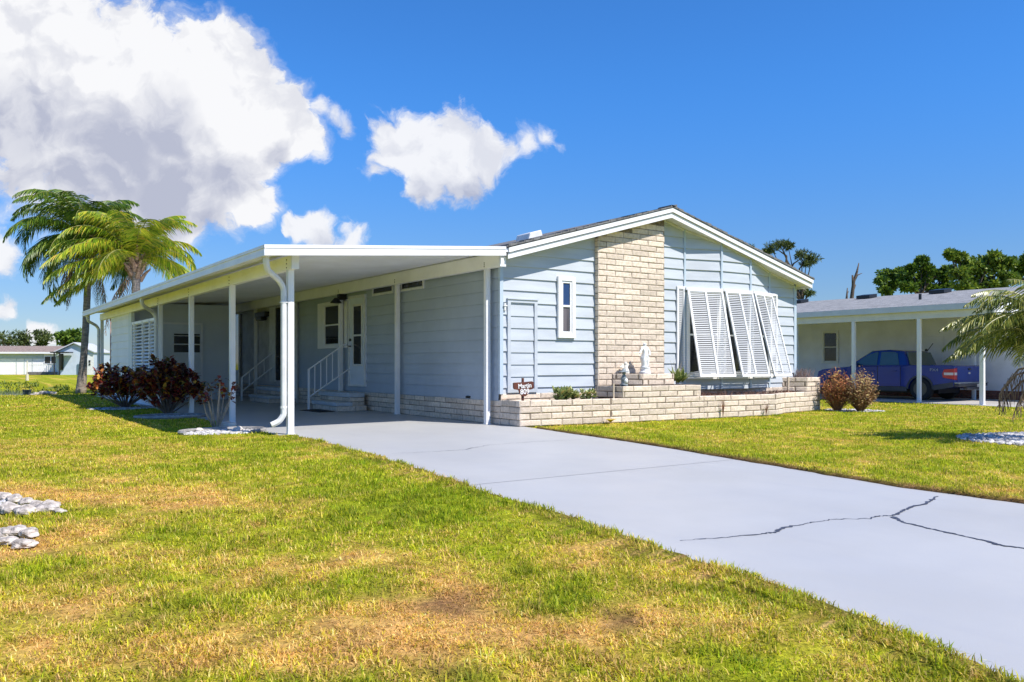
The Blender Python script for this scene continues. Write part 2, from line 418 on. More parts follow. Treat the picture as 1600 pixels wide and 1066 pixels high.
def bareness(x, y):
    wx = x + (fbm(x, y, 2.5, 5) - .5) * .4; wy = y + (fbm(x, y, 2.5, 6) - .5) * .4
    l, r = drive_edges(y)
    edge = np.exp(-((x - r - .05) / .10) ** 2) * (y < -.5) * (.35 + 1.2 * (fbm(x, y, 2.2, 46) - .3)) + .5 * np.exp(-((x - l + .03) / .05) ** 2) * (y < 0) * fbm(x, y, 3, 47)
    return np.clip(blob(wx, wy, BARE) * 1.1 + (fbm(x, y, 5, 41) - .5) * .5 + np.clip(edge, 0, 1), 0, 1)
def gz(x, y):
    x = np.asarray(x, float); y = np.asarray(y, float)
    s = lambda t: np.clip(t, 0, 1) ** 2 * (3 - 2 * np.clip(t, 0, 1))
    z = -.008 - .19 * s((x - 8.2) / 7.5)
    # pond hollow behind the house on the left
    fx = (x - CAM.x) * RT.x + (y - CAM.y) * RT.y; fz = (x - CAM.x) * FW.x + (y - CAM.y) * FW.y
    lat = fx / np.maximum(fz, 1)
    hol = s((fz - 26) / 4) * (1 - s((fz - 36.5) / 5)) * (1 - s((lat + .585 + .02 * np.sin(fz)) / .05))
    far = s((fz - 40) / 30) * (1 - s((x + 2) / 25 - .5))
    return z - .75 * hol - .18 * far
def lines(core0, core1, step, far):
    a = list(np.arange(core0, core1 + 1e-6, step)); s = step
    while a[-1] < far: s *= 1.16; a.append(a[-1] + s)
    s = step
    while a[0] > -far: s *= 1.16; a.insert(0, a[0] - s)
    return np.array(a)
gx = lines(-16, 12, .16, 1500); gy = lines(-13, 10, .16, 1500)
XX, YY = np.meshgrid(gx, gy); xf, yf = XX.ravel(), YY.ravel()
zf = gz(xf, yf) + (fbm(xf, yf, 1.5, 2) - .5) * .012
# the ground dips under slabs so that they never share a plane
le, re_ = drive_edges(yf)
ins = ((xf > le + .3) & (xf < re_ - .3) & (yf < .2)) | ((xf > -3.3) & (xf < 7.3) & (yf > .2) & (yf < 16.8)) | ((xf > 0.3) & (xf < 7.7) & (yf > -.3) & (yf < 1))
zf = np.where(ins, zf - .06, zf)
nx, ny = len(gx), len(gy)
idx = np.arange(nx * ny).reshape(ny, nx)
quads = np.stack([idx[:-1, :-1], idx[:-1, 1:], idx[1:, 1:], idx[1:, :-1]], -1).reshape(-1, 4)
def npmesh(name, co, faces_flat, starts, mat, attrs=()):
    me = bpy.data.meshes.new(name); me.vertices.add(len(co)); me.vertices.foreach_set('co', np.asarray(co, np.float32).ravel())
    me.loops.add(len(faces_flat)); me.loops.foreach_set('vertex_index', np.asarray(faces_flat, np.int32))
    me.polygons.add(len(starts)); me.polygons.foreach_set('loop_start', np.asarray(starts, np.int32))
    me.update(calc_edges=True); me.validate()
    for nm, tp, dat in attrs:
        a = me.attributes.new(nm, tp, 'POINT'); a.data.foreach_set('color' if tp == 'FLOAT_COLOR' else 'value', np.asarray(dat, np.float32).ravel())
    me.materials.append(mat); o = bpy.data.objects.new(name, me); COL.objects.link(o); return o
GREEN1 = np.array((.20, .34, .006)); GREEN2 = np.array((.70, .625, .03)); DRY = np.array((.86, .41, .10)); STRAW = np.array((.95, .64, .23)); SOIL = np.array((.17, .085, .045))
def grass_cols(x, y, r1, r2):
    d = dryness(x, y); b = bareness(x, y)
    g = GREEN1 + (GREEN2 - GREEN1) * np.clip(r1 * .7 + d * .6 - .05, 0, 1)[:, None]
    s = DRY + (STRAW - DRY) * r2[:, None]
    k = np.clip((d - .42 + (r2 - .5) * 1.1) * 1.8, 0, 1)[:, None]
    c = g * (1 - k) + s * k
    c = c * (.72 + .54 * np.clip((fbm(x, y, 13, 91, 3) - .2) * 1.6, 0, 1))[:, None]
    kb = np.clip(b * .8, 0, .8)[:, None]
    return c * (1 - kb) + SOIL * kb * 1.5
def lawnmat():
    m = bpy.data.materials.new('lawn_soil_and_thatch'); m.use_nodes = True; t = NT(m.node_tree); b = m.node_tree.nodes['Principled BSDF']
    a = t.n('ShaderNodeAttribute'); a.attribute_name = 'gcol'; tc = t.n('ShaderNodeTexCoord')
    n1 = t.noise(tc.outputs['Object'], 34, 6, .7); n2 = t.noise(tc.outputs['Object'], 5, 6, .7)
    h = t.n('ShaderNodeHueSaturation'); t.link(a.outputs['Color'], h.inputs['Color'])
    t.link(t.mr(t.m('ADD', n1, t.m('MULTIPLY', n2, .7)), .6, 1.15, .35, 1.0), h.inputs['Value'])
    t.link(h.outputs[0], b.inputs['Base Color']); b.inputs['Roughness'].default_value = 1; b.inputs['Specular IOR Level'].default_value = .1
    bp = t.n('ShaderNodeBump'); bp.inputs['Distance'].default_value = .03; bp.inputs['Strength'].default_value = .8
    t.link(n1, bp.inputs['Height']); t.link(bp.outputs[0], b.inputs['Normal'])
    return m
LAWN = lawnmat()
gc = grass_cols(xf, yf, np.full(len(xf), .5), np.full(len(xf), .5)); gc = np.concatenate([gc, np.ones((len(gc), 1))], 1)
lawn = npmesh('lawn', np.stack([xf, yf, zf], 1), quads.ravel(), np.arange(0, 4 * len(quads), 4), LAWN, [('gcol', 'FLOAT_COLOR', gc)])
lawn['kind'] = 'structure'

# grass blades
BEDS = []   # (x, y, r) circles kept free of grass, filled by the gravel beds below
BEDS += [(-4.12, 1.10, .62, .42), (-3.98, 5.1, .62, .5), (-4.2, 8.9, .7, .6), (4.45, -6.2, 1.15, 1.0), (8.55, -.75, .62, .62)]
ROCKBED = [(-7.9, -4.3, .95), (-8.0, -5.45, .85)]
def gmask(x, y):
    l, r = drive_edges(y)
    wob = (fbm(x, y, 3.5, 77) - .5) * .22
    ok = ~((x > l - .02 + fbm(y, y * 0, 6, 81, 3) * .10 + (fbm(y, y * 0 + 3, 1.3, 83, 2) - .4) * .12) & (x < r + .0 + wob * .15) & (y < .3))
    ok &= ~((x > -3.6 + wob * .4) & (x < 7.6) & (y > -.1) & (y < 17.2))
    ok &= ~((x > -.03) & (x < 7.99) & (y > np.interp(x, [0, 1.76, 3.9, 5.8, 6.55, 7.98], [-.55, -.69, -.8, -.89, -.56, -.3])) & (y < .1))
    for (bx, by, ra, rb) in BEDS: ok &= ((x - bx) / ra) ** 2 + ((y - by) / rb) ** 2 > .85 + wob
    for (bx, by, ra) in ROCKBED: ok &= (x - bx) ** 2 + (y - by) ** 2 > (ra + wob * .5) ** 2
    ok &= ~((x > 16.6) & (y > -.3))
    return ok
co_all, loops_all, cols_all, nb = [], [], [], 0
st_all = []; lp = 0
zones = [(2.2, 4.2, 17000, .038, .0046, 1.0), (4.2, 7.0, 9000, .040, .0056, 1.), (7.0, 11.5, 4200, .040, .0066, 1.), (11.5, 19, 1500, .042, .010, 1.), (19, 34, 420, .05, .02, 1.)]
for (d0, d1, dn, ln, wd, _) in zones:
    area = .66 * (d1 * d1 - d0 * d0); N = int(area * dn)
    dd = np.sqrt(rng.uniform(d0 * d0, d1 * d1, N)); uu = rng.uniform(-.66, .66, N)
    x = CAM.x + RT.x * uu * dd + FW.x * dd; y = CAM.y + RT.y * uu * dd + FW.y * dd
    # clumping
    k = gmask(x, y) & (gz(x, y) > -.3)
    b = bareness(x, y); k &= rng.uniform(0, 1, N) > b * .75
    cl_ = fbm(x, y, 9., 51, 3); k &= rng.uniform(0, 1, N) < np.clip(.34 + (cl_ - .36) * 3.0, .22, 1)
    x, y = x[k], y[k]; N = len(x); z = gz(x, y) - .004; l_, r_ = drive_edges(y); z = np.where((x > l_) & (x < r_) & (y < .3), .004, z)
    z = np.where((np.abs(x - l_) < .12) & (y < .05), .008, z); z = np.where((np.abs(x - r_ - .05) < .1) & (y < -.9), .016, z)
    dr = dryness(x, y); tall = fbm(x, y, 4., 61, 3)
    L = ln * rng.uniform(.55, 1.25, N) * (1.12 - .35 * dr) * (.35 + 1.3 * tall); Wd = wd * rng.uniform(.7, 1.3, N)
    az = rng.uniform(0, 2 * np.pi, N); lean = rng.uniform(.2, 1.6, N) + dr * .45
    hx, hy = np.cos(az), np.sin(az); sx, sy = -hy, hx
    m1 = .5; lx1 = L * m1 * np.sin(lean * .55); lz1 = L * m1 * np.cos(lean * .55)
    lx2 = lx1 + L * .5 * np.sin(np.minimum(lean * 1.25, 1.65)); lz2 = lz1 + L * .5 * np.cos(np.minimum(lean * 1.25, 1.65))
    P = np.zeros((N, 5, 3))
    for i, (ox, oz, ww) in enumerate(((0, 0, -1), (0, 0, 1), (lx1, lz1, .8), (lx1, lz1, -.8), (lx2, lz2, 0))):
        P[:, i, 0] = x + hx * ox + sx * Wd * .5 * ww; P[:, i, 1] = y + hy * ox + sy * Wd * .5 * ww; P[:, i, 2] = z + oz
    c = grass_cols(x, y, rng.uniform(0, 1, N), rng.uniform(0, 1, N)) * rng.uniform(.5, 1.42, N)[:, None]
    c = np.clip(np.repeat(c, 5, 0), 0, .96); c = np.concatenate([c, np.ones((len(c), 1))], 1)
    base = nb + np.arange(N)[:, None] * 5
    loops = np.concatenate([base + 0, base + 1, base + 2, base + 3, base + 3, base + 2, base + 4], 1)
    stt = lp + (np.arange(N)[:, None] * 7 + np.array([0, 4])[None]).ravel()
    co_all.append(P.reshape(-1, 3)); loops_all.append(loops.ravel()); cols_all.append(c); st_all.append(stt)
    nb += N * 5; lp += N * 7
def blademat():
    m = bpy.data.materials.new('grass_blade'); m.use_nodes = True; t = NT(m.node_tree); b = m.node_tree.nodes['Principled BSDF']
    a = t.n('ShaderNodeAttribute'); a.attribute_name = 'gcol'; t.link(a.outputs['Color'], b.inputs['Base Color'])
    b.inputs['Roughness'].default_value = .55; b.inputs['Specular IOR Level'].default_value = .25
    tr = t.n('ShaderNodeBsdfTranslucent'); t.link(a.outputs['Color'], tr.inputs[0])
    ms = t.n('ShaderNodeMixShader'); ms.inputs[0].default_value = .45
    t.link(b.outputs[0], ms.inputs[1]); t.link(tr.outputs[0], ms.inputs[2]); t.link(ms.outputs[0], m.node_tree.nodes['Material Output'].inputs[0])
    return m
def npfast(name, co, loops, starts, mat, cols):
    me = bpy.data.meshes.new(name); me.vertices.add(len(co)); me.vertices.foreach_set('co', co.astype(np.float32).ravel())
    me.loops.add(len(loops)); me.loops.foreach_set('vertex_index', loops.astype(np.int32))
    me.polygons.add(len(starts)); me.polygons.foreach_set('loop_start', starts.astype(np.int32)); me.update(calc_edges=True)
    a = me.attributes.new('gcol', 'FLOAT_COLOR', 'POINT'); a.data.foreach_set('color', cols.astype(np.float32).ravel())
    me.materials.append(mat); o = bpy.data.objects.new(name, me); COL.objects.link(o); return o
gr = npfast('grass', np.concatenate(co_all), np.concatenate(loops_all), np.concatenate(st_all), blademat(), np.concatenate(cols_all))
tag(gr, 'short green and straw coloured grass blades of the front lawn', 'grass', kind='stuff')

# driveway and carport slab
def drivemat():
    m = pmat('painted_driveway', (.43, .432, .428), .5, .05, .7, .10, 120)
    b = m.node_tree.nodes['Principled BSDF']; t = NT(m.node_tree); src = b.inputs['Base Color'].links[0].from_socket
    tc = t.n('ShaderNodeTexCoord'); a = t.noise(tc.outputs['Object'], 38, 3, .6); c = t.noise(tc.outputs['Object'], .9, 6, .7)
    s = t.m('MULTIPLY', t.mr(a, .74, .80), .4)
    cc = t.mix(s, src, c4((.2, .2, .24))); cc = t.mix(t.mr(c, .35, .7, 0, .35), cc, c4((.38, .395, .42)))
    mp = t.n('ShaderNodeMapping'); t.link(tc.outputs['Object'], mp.inputs[0]); mp.inputs['Scale'].default_value = (3.2, .35, 1); mp.inputs['Rotation'].default_value = (0, 0, .13)
    tm = t.noise(mp.outputs[0], 1.0, 5, .7); cc = t.mix(t.mr(tm, .5, .72, 0, .22), cc, c4((.34, .35, .38)))
    sp = t.noise(tc.outputs['Object'], 7, 8, .85); cc = t.mix(t.mr(sp, .66, .74, 0, .45), cc, c4((.30, .31, .34)))
    t.link(cc, b.inputs['Base Color']); return m
DRIVE = drivemat()
mb = MB(); ys = [-16, -14, -12, -10, -8.9, -7.5, -6.2, -5.2, -4.4, -3.2, -2, -1, -.45]
L_, R_ = drive_edges(np.array(ys))
for i in range(len(ys) - 1):
    mb.prism([(L_[i], ys[i], -.1), (R_[i], ys[i], -.1), (R_[i + 1], ys[i + 1], -.1), (L_[i + 1], ys[i + 1], -.1)], (0, 0, .1))
mb.prism([(L_[-1], -.45, -.1), (.1, -.45, -.1), (0.05, 0, -.1), (-3.55, 0, -.1)], (0, 0, .1))
mb.box(-3.62, 0, -.1, 0, 17.1, 0)
drive = struct(mb, 'driveway', DRIVE)
def turf_edge(side):
    mb_y = np.arange(-13.5, .05 if side == 0 else -.9, .03); l, r = drive_edges(mb_y)
    rag = fbm(mb_y, mb_y * 0 + side * 7, 6, 81, 3); rag2 = fbm(mb_y, mb_y * 0 + 3 + side, 1.3, 83, 2)
    co = []; sg = 1 if side == 0 else -1; e = l if side == 0 else r; up = .0 if side == 0 else .010
    if side == 0: inn = -.02 + rag * .10 + (rag2 - .4) * .12
    else: inn = -.015 + rag * .045 + (rag2 - .4) * .05
    for (off, zz) in ((-.30, -.02), (-.12, .004 + up), (None, .013 + up), ('i', .002)):
        if off is None: xx = e + sg * (inn - .02)
        elif off == 'i': xx = e + sg * inn
        else: xx = e + sg * off
        co.append(np.stack([xx, mb_y, np.full(len(mb_y), zz) + (fbm(xx, mb_y, 9, 85, 2) - .5) * .008 * (off != 'i')], 1))
    co = np.stack(co, 1); n = len(mb_y); idx = np.arange(n * 4).reshape(n, 4); q = []
    for j in range(3):
        a, b, c, d = idx[:-1, j], idx[:-1, j + 1], idx[1:, j + 1], idx[1:, j]
        q.append(np.stack([a, b, c, d] if side == 0 else [a, d, c, b], -1))
    q = np.concatenate(q).reshape(-1, 4); cf = co.reshape(-1, 3)
    col = grass_cols(cf[:, 0], cf[:, 1], np.full(len(cf), .4), rng.uniform(0, 1, len(cf))); edge = np.tile([0, .2, .55, .9], n)[:, None]
    col = col * (1 - edge) + SOIL * edge * .9; col = np.concatenate([col, np.ones((len(col), 1))], 1)
    o = npmesh('lawn_edge', cf, q.ravel(), np.arange(0, 4 * len(q), 4), LAWN, [('gcol', 'FLOAT_COLOR', col)]); o['kind'] = 'structure'
turf_edge(0); turf_edge(1)
CRACK = pmat('dark_crack_sealer', (.055, .065, .10), .7, .3, 30)
JOINT = pmat('driveway_joint', (.40, .405, .42), .6, .1)
def ribbon(pts, wds, z, jit=.012, sub=9):
    mb = MB(); P = []
    for i in range(len(pts) - 1):
        a, b = pts[i], pts[i + 1]
        for k in range(sub):
            t = k / sub; P.append((a[0] + (b[0] - a[0]) * t + random.uniform(-jit, jit), a[1] + (b[1] - a[1]) * t + random.uniform(-jit, jit), (wds[i] + (wds[i + 1] - wds[i]) * t) * random.uniform(.5, 1.4)))
    P.append((pts[-1][0], pts[-1][1], wds[-1])); prev = None
    for i, (x, y, wd) in enumerate(P):
        q = P[min(i + 1, len(P) - 1)]; o = P[max(i - 1, 0)]; d = V((q[0] - o[0], q[1] - o[1], 0)).normalized(); s = V((-d.y, d.x, 0)) * wd / 2
        cur = (V((x, y, z)) + s, V((x, y, z)) - s)
        if prev: mb.face(prev[0], prev[1], cur[1], cur[0])
        prev = cur
    return mb
def gp(*l): return [tuple(gnd(a, b))[:2] for a, b in l]
ribbon(gp((1062, 845), (1120, 841), (1190, 835), (1210, 832), (1224, 825), (1262, 818), (1300, 812), (1360, 811), (1368, 807), (1396, 806)), [.006, .010, .014, .02, .022, .012, .009, .009, .014, .016], .003).build('crack', CRACK, drive)
ribbon(gp((1396, 806), (1408, 800), (1420, 795), (1448, 786), (1466, 776)), [.02, .02, .02, .03, .012], .003).build('crack', CRACK, drive)
ribbon(gp((1396, 808), (1412, 817), (1460, 828), (1525, 842), (1560, 852), (1605, 858), (1680, 876)), [.03, .026, .02, .02, .028, .012, .01], .003).build('crack', CRACK, drive)
ribbon(gp((615, 709), (680, 706), (725, 703), (760, 696), (840, 690), (915, 687)), [.005, .010, .012, .007, .009, .004], .003, .02).build('crack', CRACK, drive)
mb = MB()
for (y0, a, b) in ((-5.45, -3.95, -.72),):
    mb.face((a, y0, .003), (b, y0 + .0, .003), (b, y0 + .012, .003), (a, y0 + .012, .003))
mb.build('joint', pmat('faint_joint', (.415, .418, .418), .6, .1), drive)

# pond
WATER = pmat('pond_water', (.03, .045, .04), .05, .1, spec=.8)
mb = MB(); c = at(-60, 612, 32); mb.face(*(V((p.x, p.y, -.24)) for p in (at(-500, 600, 22), at(90, 600, 22), at(110, 600, 46), at(-500, 600, 46))))
struct(mb, 'pond_water', WATER)

# ------------------------------------------------------------------ HOUSE
HX, RX, RZ = 7.556, 3.58, 3.86        # width, ridge position and height of roof edge top at ridge
OV = .30                              # gable overhang
ZL, ZR = 2.845, 2.775                 # rake top heights at the two eaves
XL, XR = -.08, 7.74
sl, sr = (RZ - ZL) / (RX - XL), (RZ - ZR) / (XR - RX)
FH = .178                             # rake board height
house = thing('mobile_home', 'pale blue mobile home with lap siding, brick chimney and awning shutters, in the centre', 'house', (3.7, 8, 0))
# gable wall clipping under roof: z <= roofline - FH*.55
topL = lambda x: ZL + sl * (x - XL) - .12; topR = lambda x: ZR + sr * (XR - x) - .12
CL = [(-sl, 1, ZL - sl * XL - .12), (sr, 1, ZR + sr * XR - .12)]
CH0, CH1 = 1.985, 3.60
mb = MB()
lap(mb, (0, 0, 0), (1, 0, 0), (0, -1, 0), .03, CH0 + .02, .5, 3.9, .2, 0, CL)
lap(mb, (0, 0, 0), (1, 0, 0), (0, -1, 0), CH1 - .02, 4.21, .5, 3.9, .2, 0, CL)
lap(mb, (0, 0, 0), (1, 0, 0), (0, -1, 0), 6.70, HX - .03, .5, 3.9, .2, 0, CL)
# backing gable wall
pts = [(0, .5), (HX, .5), (HX, topR(HX)), (RX, topL(RX)), (0, topL(0))]
mb.prism([(x, .004, z) for x, z in pts], (0, .12, 0))
mb.build('front_wall', BLUE, house)
# bow with three facets
B = [(4.21, 0), (5.03, -.19), (5.88, -.19), (6.70, 0)]
mb = MB()
for i in range(3):
    (x0, y0), (x1, y1) = B[i], B[i + 1]; Ln = math.hypot(x1 - x0, y1 - y0); u = ((x1 - x0) / Ln, (y1 - y0) / Ln, 0); n = (u[1], -u[0], 0)
    cl = [(u[0] * sr, 1, ZR + sr * (XR - x0) - .12)]
    lap(mb, (x0, y0, 0), u, n, 0, Ln, .5, 3.9, .2, 0, cl)
    z0t, z1t = topR(x0), topR(x1)
    mb.prism([(x0, y0 + .002, .5), (x1, y1 + .002, .5), (x1, y1 + .002, z1t), (x0, y0 + .002, z0t)], (0, .19 if i == 1 else .02, 0))
mb.build('bow_wall', BLUE, house)
for i, (x, y) in enumerate(B):
    mb = MB(); mb.box(x - .022, y - .034, .5, x + .022, y + .004, topR(x) + .01); mb.build('batten', BLUEB, house)
mb = MB(); mb.box(-.03, -.03, .5, .035, .02, topL(0)); mb.build('corner_trim', BLUEB, house); mb = MB(); mb.box(HX - .05, -.03, .5, HX + .03, .05, topR(HX) + .02); mb.build('corner_trim', BLUEB, house)
# right side wall, back wall, floor
mb = MB(); mb.box(HX - .1, .12, 0, HX, 17, 2.6); mb.box(0, 16.9, 0, HX, 17, 2.6); mb.build('back_wall', BLUE, house)
# side wall (carport side)
mb = MB(); lap(mb, (0, 0, 0), (0, 1, 0), (-1, 0, 0), .03, 9.3, .385, 2.72, .2, .0, (), .020)
mb.box(.004, .125, .385, .12, 16.9, 2.8); mb.build('side_wall', SIDEB, house)
mb = MB(); lap(mb, (-.004, 0, 0), (0, 1, 0), (-1, 0, 0), 9.3, 17, .42, 2.72, .2, .1, (), .018)
mb.build('rear_side_wall', REARS, house)
# skirting of slump block
mo = MB(); br = MB()
bricks(br, (0, 0, 0), (0, 1, 0), (-1, 0, 0), .0, 17, 0, .395, .1, mortar=mo, Hc=.099)
bricks(br, (0, -.012, 0), (1, 0, 0), (0, -1, 0), 0, HX, 0, .51, .1, mortar=mo, Hc=.102)
sk = br.build('skirting', BRICK, house); mo.build('mortar', MORTAR, sk)
mb = MB(); mb.box(-.05, .9, .40, -.01, 1.02, .44); mb.build('hose_tap', DARKG, house, bevel=.008)
# chimney
mo = MB(); br = MB(); CY = -.10
CLc = [(-sl, 1, ZL - sl * XL - .155), (sr, 1, ZR + sr * XR - .155)]
bricks(br, (0, CY, 0), (1, 0, 0), (0, -1, 0), CH0, CH1, .0, 3.72, .09, cl=CLc, mortar=mo, phase=.2)
bricks(br, (CH0 + .0, 0, 0), (0, 1, 0), (-1, 0, 0), CY + .001, -.005, .0, 3.2, .05, L=.4, mortar=None, phase=.1)
ch = br.build('chimney', BRICK, house); mo.build('mortar', MORTAR, ch)
# roof
mb = MB(); TH = .035
for (xa, za, xb, zb) in ((XL - .02, ZL - .004, RX, RZ), (XR + .03, ZR - .006, RX, RZ)):
    mb.prism([(xa, -OV - .045, za), (xb, -OV - .045, zb), (xb, -OV - .045, zb + TH), (xa, -OV - .045, za + TH)], (0, 17.6, 0))
roof = mb.build('roof', SHING, house)
mb = MB()                              # ragged shingle tabs along the rake
for s_ in (0, 1):
    x = 0.
    while x < (3.6 if s_ == 0 else 4.1):
        xa = XL + x if s_ == 0 else XR - x; zz = (ZL + sl * x) if s_ == 0 else ZR + sr * x
        dx = .15 if s_ == 0 else -.15; dz = .15 * (sl if s_ == 0 else sr)
        h = TH + random.uniform(.004, .022)
        mb.prism([(xa, -OV - .055, zz + .01), (xa + dx, -OV - .055, zz + dz + .01), (xa + dx, -OV - .055, zz + dz + h - .012), (xa, -OV - .055, zz + h)], (0, .35, 0)); x += .15
mb.build('shingle_tab', SHING, roof)
mb = MB()
for (y0, y1, zt, zb) in ((-OV - .04, -OV, -.002, -.078), (-OV - .012, -OV + .006, -.088, -FH)):
    for (xa, za, xb, zb_) in ((XL + .02, ZL, RX, RZ), (XR, ZR, RX, RZ)):
        mb.prism([(xa, y0, za + zt), (xb, y0, zb_ + zt), (xb, y0, zb_ + zb), (xa, y0, za + zb)], (0, y1 - y0, 0))
mb.box(XR - .01, -OV, ZR - FH, XR + .012, 17.2, ZR - .006)
mb.build('fascia', WHITE, house)
mb = MB()
for (xa, za, xb, zb_) in ((XL + .04, ZL, RX, RZ), (XR - .02, ZR, RX, RZ)):
    mb.prism([(xa, -OV + .006, za - .135), (xb, -OV + .006, zb_ - .135), (xb, -OV + .006, zb_ - .105), (xa, -OV + .006, za - .105)], (0, OV + .1, 0))
mb.prism([(HX, .1, topR(HX)), (XR - .01, .1, ZR - .135), (XR - .01, .1, ZR - .1), (HX, .1, topR(HX) + .03)], (0, 17, 0))
mb.build('soffit', WHITED, house)
mb = MB()                              # frieze moulding following wall and bow
fr = [(CH1, 0), (4.21, 0)] + B[1:3] + [(6.70, 0), (HX, 0)]
for (a, b) in zip(fr[:-1], fr[1:]):
    za, zb = topR(a[0]) - .022, topR(b[0]) - .022
    mb.prism([(a[0], a[1] - .03, za - .035), (b[0], b[1] - .03, zb - .035), (b[0], b[1] - .03, zb), (a[0], a[1] - .03, za)], (0, .03, 0))
mb.build('frieze', WHITED, house)
# roof vent box
mb = MB(); mb.prism([(1.56, 1.4, 3.30), (1.90, 1.4, 3.40), (1.86, 1.4, 3.53), (1.60, 1.4, 3.45)], (0, .45, 0)); mb.build('roof_vent', WHITED, house, bevel=.015)
# narrow front window
def window(parent, o, u, n, w_, h_, fr, glass, rails=(.5,), fw=.055, proud=.035, gm=GLASS, name='window', inner=.03, glasses=None, split=None):
    o, u, n = V(o), V(u), V(n); z = V((0, 0, 1)); f = MB()
    def bx(a, b, c, d, d0, d1, m): m.obox(o + u * a + z * c + n * d0, u * (b - a), z * (d - c), n * (d1 - d0))
    bx(0, fw, 0, h_, 0, proud, f); bx(w_ - fw, w_, 0, h_, 0, proud, f); bx(fw, w_ - fw, 0, fw, 0, proud, f); bx(fw, w_ - fw, h_ - fw, h_, 0, proud, f)
    i0 = fw + .003
    if inner:
        bx(i0, i0 + inner, i0, h_ - i0, 0, proud * .72, f); bx(w_ - i0 - inner, w_ - i0, i0, h_ - i0, 0, proud * .72, f)
        bx(i0 + inner, w_ - i0 - inner, i0, i0 + inner, 0, proud * .7, f); bx(i0 + inner, w_ - i0 - inner, h_ - i0 - inner, h_ - i0, 0, proud * .7, f)
    e = i0 + inner
    for r in rails: bx(e, w_ - e, h_ * r - .018, h_ * r + .018, 0, proud * .75, f)
    for r in (split or ()): bx(w_ * r - .02, w_ * r + .02, e, h_ - e, 0, proud * .75, f)
    fo = f.build(name, fr, parent, bevel=.004)
    lv = [e] + [h_ * r for r in rails] + [h_ - e]
    for i in range(len(lv) - 1):
        g = MB(); bx(e - .005, w_ - e + .005, lv[i] + .012, lv[i + 1] - .012, .004, .018 if proud > .03 else .012, g)
        g.build('pane', (glasses[i] if glasses else gm), fo)
    return fo
window(house, (1.14, -.016, 1.435), (1, 0, 0), (0, -1, 0), .375, 1.05, WHITE, None, (.52,), fw=.075, proud=.05, glasses=(GLASSC, GLASSB), inner=.034)
# service panel on the front
mb = MB(); x0, x1, z0, z1 = .115, .715, .52, 2.05
for (a, b, c, d) in ((x0, x0 + .06, z0, z1), (x1 - .06, x1, z0, z1), (x0 + .06, x1 - .06, z0, z0 + .06), (x0 + .06, x1 - .06, z1 - .05, z1)): mb.box(a, -.045, c, b, -.0, d)
mb.box(x0 - .012, -.062, z1, x1 + .012, 0, z1 + .016)
lap(mb, (0, -.012, 0), (1, 0, 0), (0, -1, 0), x0 + .066, x1 - .066, z0 + .06, z1 - .05, .2, -.02, (), .016)
sp = mb.build('service_panel', BLUE, house)
mb = MB(); mb.box(.045, -.05, 1.86, .08, -.015, 1.98); mb.box(.03, -.06, 1.93, .1, -.04, 1.95); mb.build('clothes_hook', WHITED, house, bevel=.004)
# side door, X=0 facing -X ; u runs toward -Y so frames are drawn with u=(0,1,0)
def dbox(m, y0, y1, z0, z1, d0, d1): m.box(-d1, y0, z0, -d0, y1, z1)
mb = MB(); dbox(mb, 5.15, 6.03, .50, 2.485, .01, .035)
door = mb.build('door', SHEDW, house)
mb = MB()
for (a, b, c, d) in ((5.15, 5.195, .5, 2.485), (5.985, 6.03, .5, 2.485), (5.195, 5.985, 2.43, 2.485), (5.195, 5.985, .5, .54)): dbox(mb, a, b, c, d, .036, .06)
mb.build('door_frame', WHITED, door)
mb = MB()
for (a, b, c, d) in ((5.30, 5.345, .94, 2.29), (5.755, 5.80, .94, 2.29), (5.345, 5.755, 2.245, 2.29), (5.345, 5.755, .94, .985), (5.345, 5.755, 1.59, 1.63)): dbox(mb, a, b, c, d, .036, .055)
mb.build('window_frame', WHITED, door)
mb = MB(); dbox(mb, 5.345, 5.755, .985, 1.59, .036, .044); dbox(mb, 5.345, 5.755, 1.63, 2.245, .036, .044); mb.build('pane', GLASS, door)
mb = MB(); mb.tube([(-.036, 5.93, 1.38), (-.09, 5.93, 1.38), (-.09, 5.84, 1.38)], .014); mb.build('handle', DARKG, door); mb = MB(); mb.tube([(-.036, 5.93, 1.52), (-.07, 5.93, 1.52)], .03); mb.build('lock', DARKG, door)
# window beside door
window(house, (-.02, 6.36, 1.35), (0, 1, 0), (-1, 0, 0), 1.14, 1.08, WHITE, None, (.5,), fw=.07, proud=.05, inner=.025, gm=GLASS)
for (a, b) in ((7.505, 7.88), (6.12, 6.355)):
    mb = MB(); dbox(mb, a, b, 1.35, 2.43, .015, .05); mb.build('window_shutter_board', WHITE, house, bevel=.004)
# transom windows
for (a, b) in ((3.85, 4.83), (2.56, 3.52)):
    window(house, (-.01, a, 2.41), (0, 1, 0), (-1, 0, 0), b - a, .25, WHITED, None, (), fw=.045, proud=.03, inner=0)
# rear portion openings
mb = MB(); dbox(mb, 10.62, 10.98, .55, 2.5, .02, .03); rw = mb.build('window', GLASS, house)
mb = MB(); dbox(mb, 10.98, 11.45, .5, 2.54, .02, .05); mb.build('door_jamb', WHITED, house)
mb = MB(); dbox(mb, 14.3, 14.95, .8, 2.5, .02, .04); mb.build('window', GLASS, house)
mb = MB(); dbox(mb, 14.2, 14.3, .3, 2.5, .02, .07); mb.build('upright_trim', WHITED, house); mb = MB(); dbox(mb, 9.28, 9.38, .0, 2.5, .0, .05); mb.build('upright_trim', WHITED, house)
mb = MB(); dbox(mb, 11.5, 12.45, 2.30, 2.44, .02, .16); dbox(mb, 11.7, 12.2, 2.2, 2.3, .04, .2); mb.build('cable_box', DARKG, house, bevel=.02)

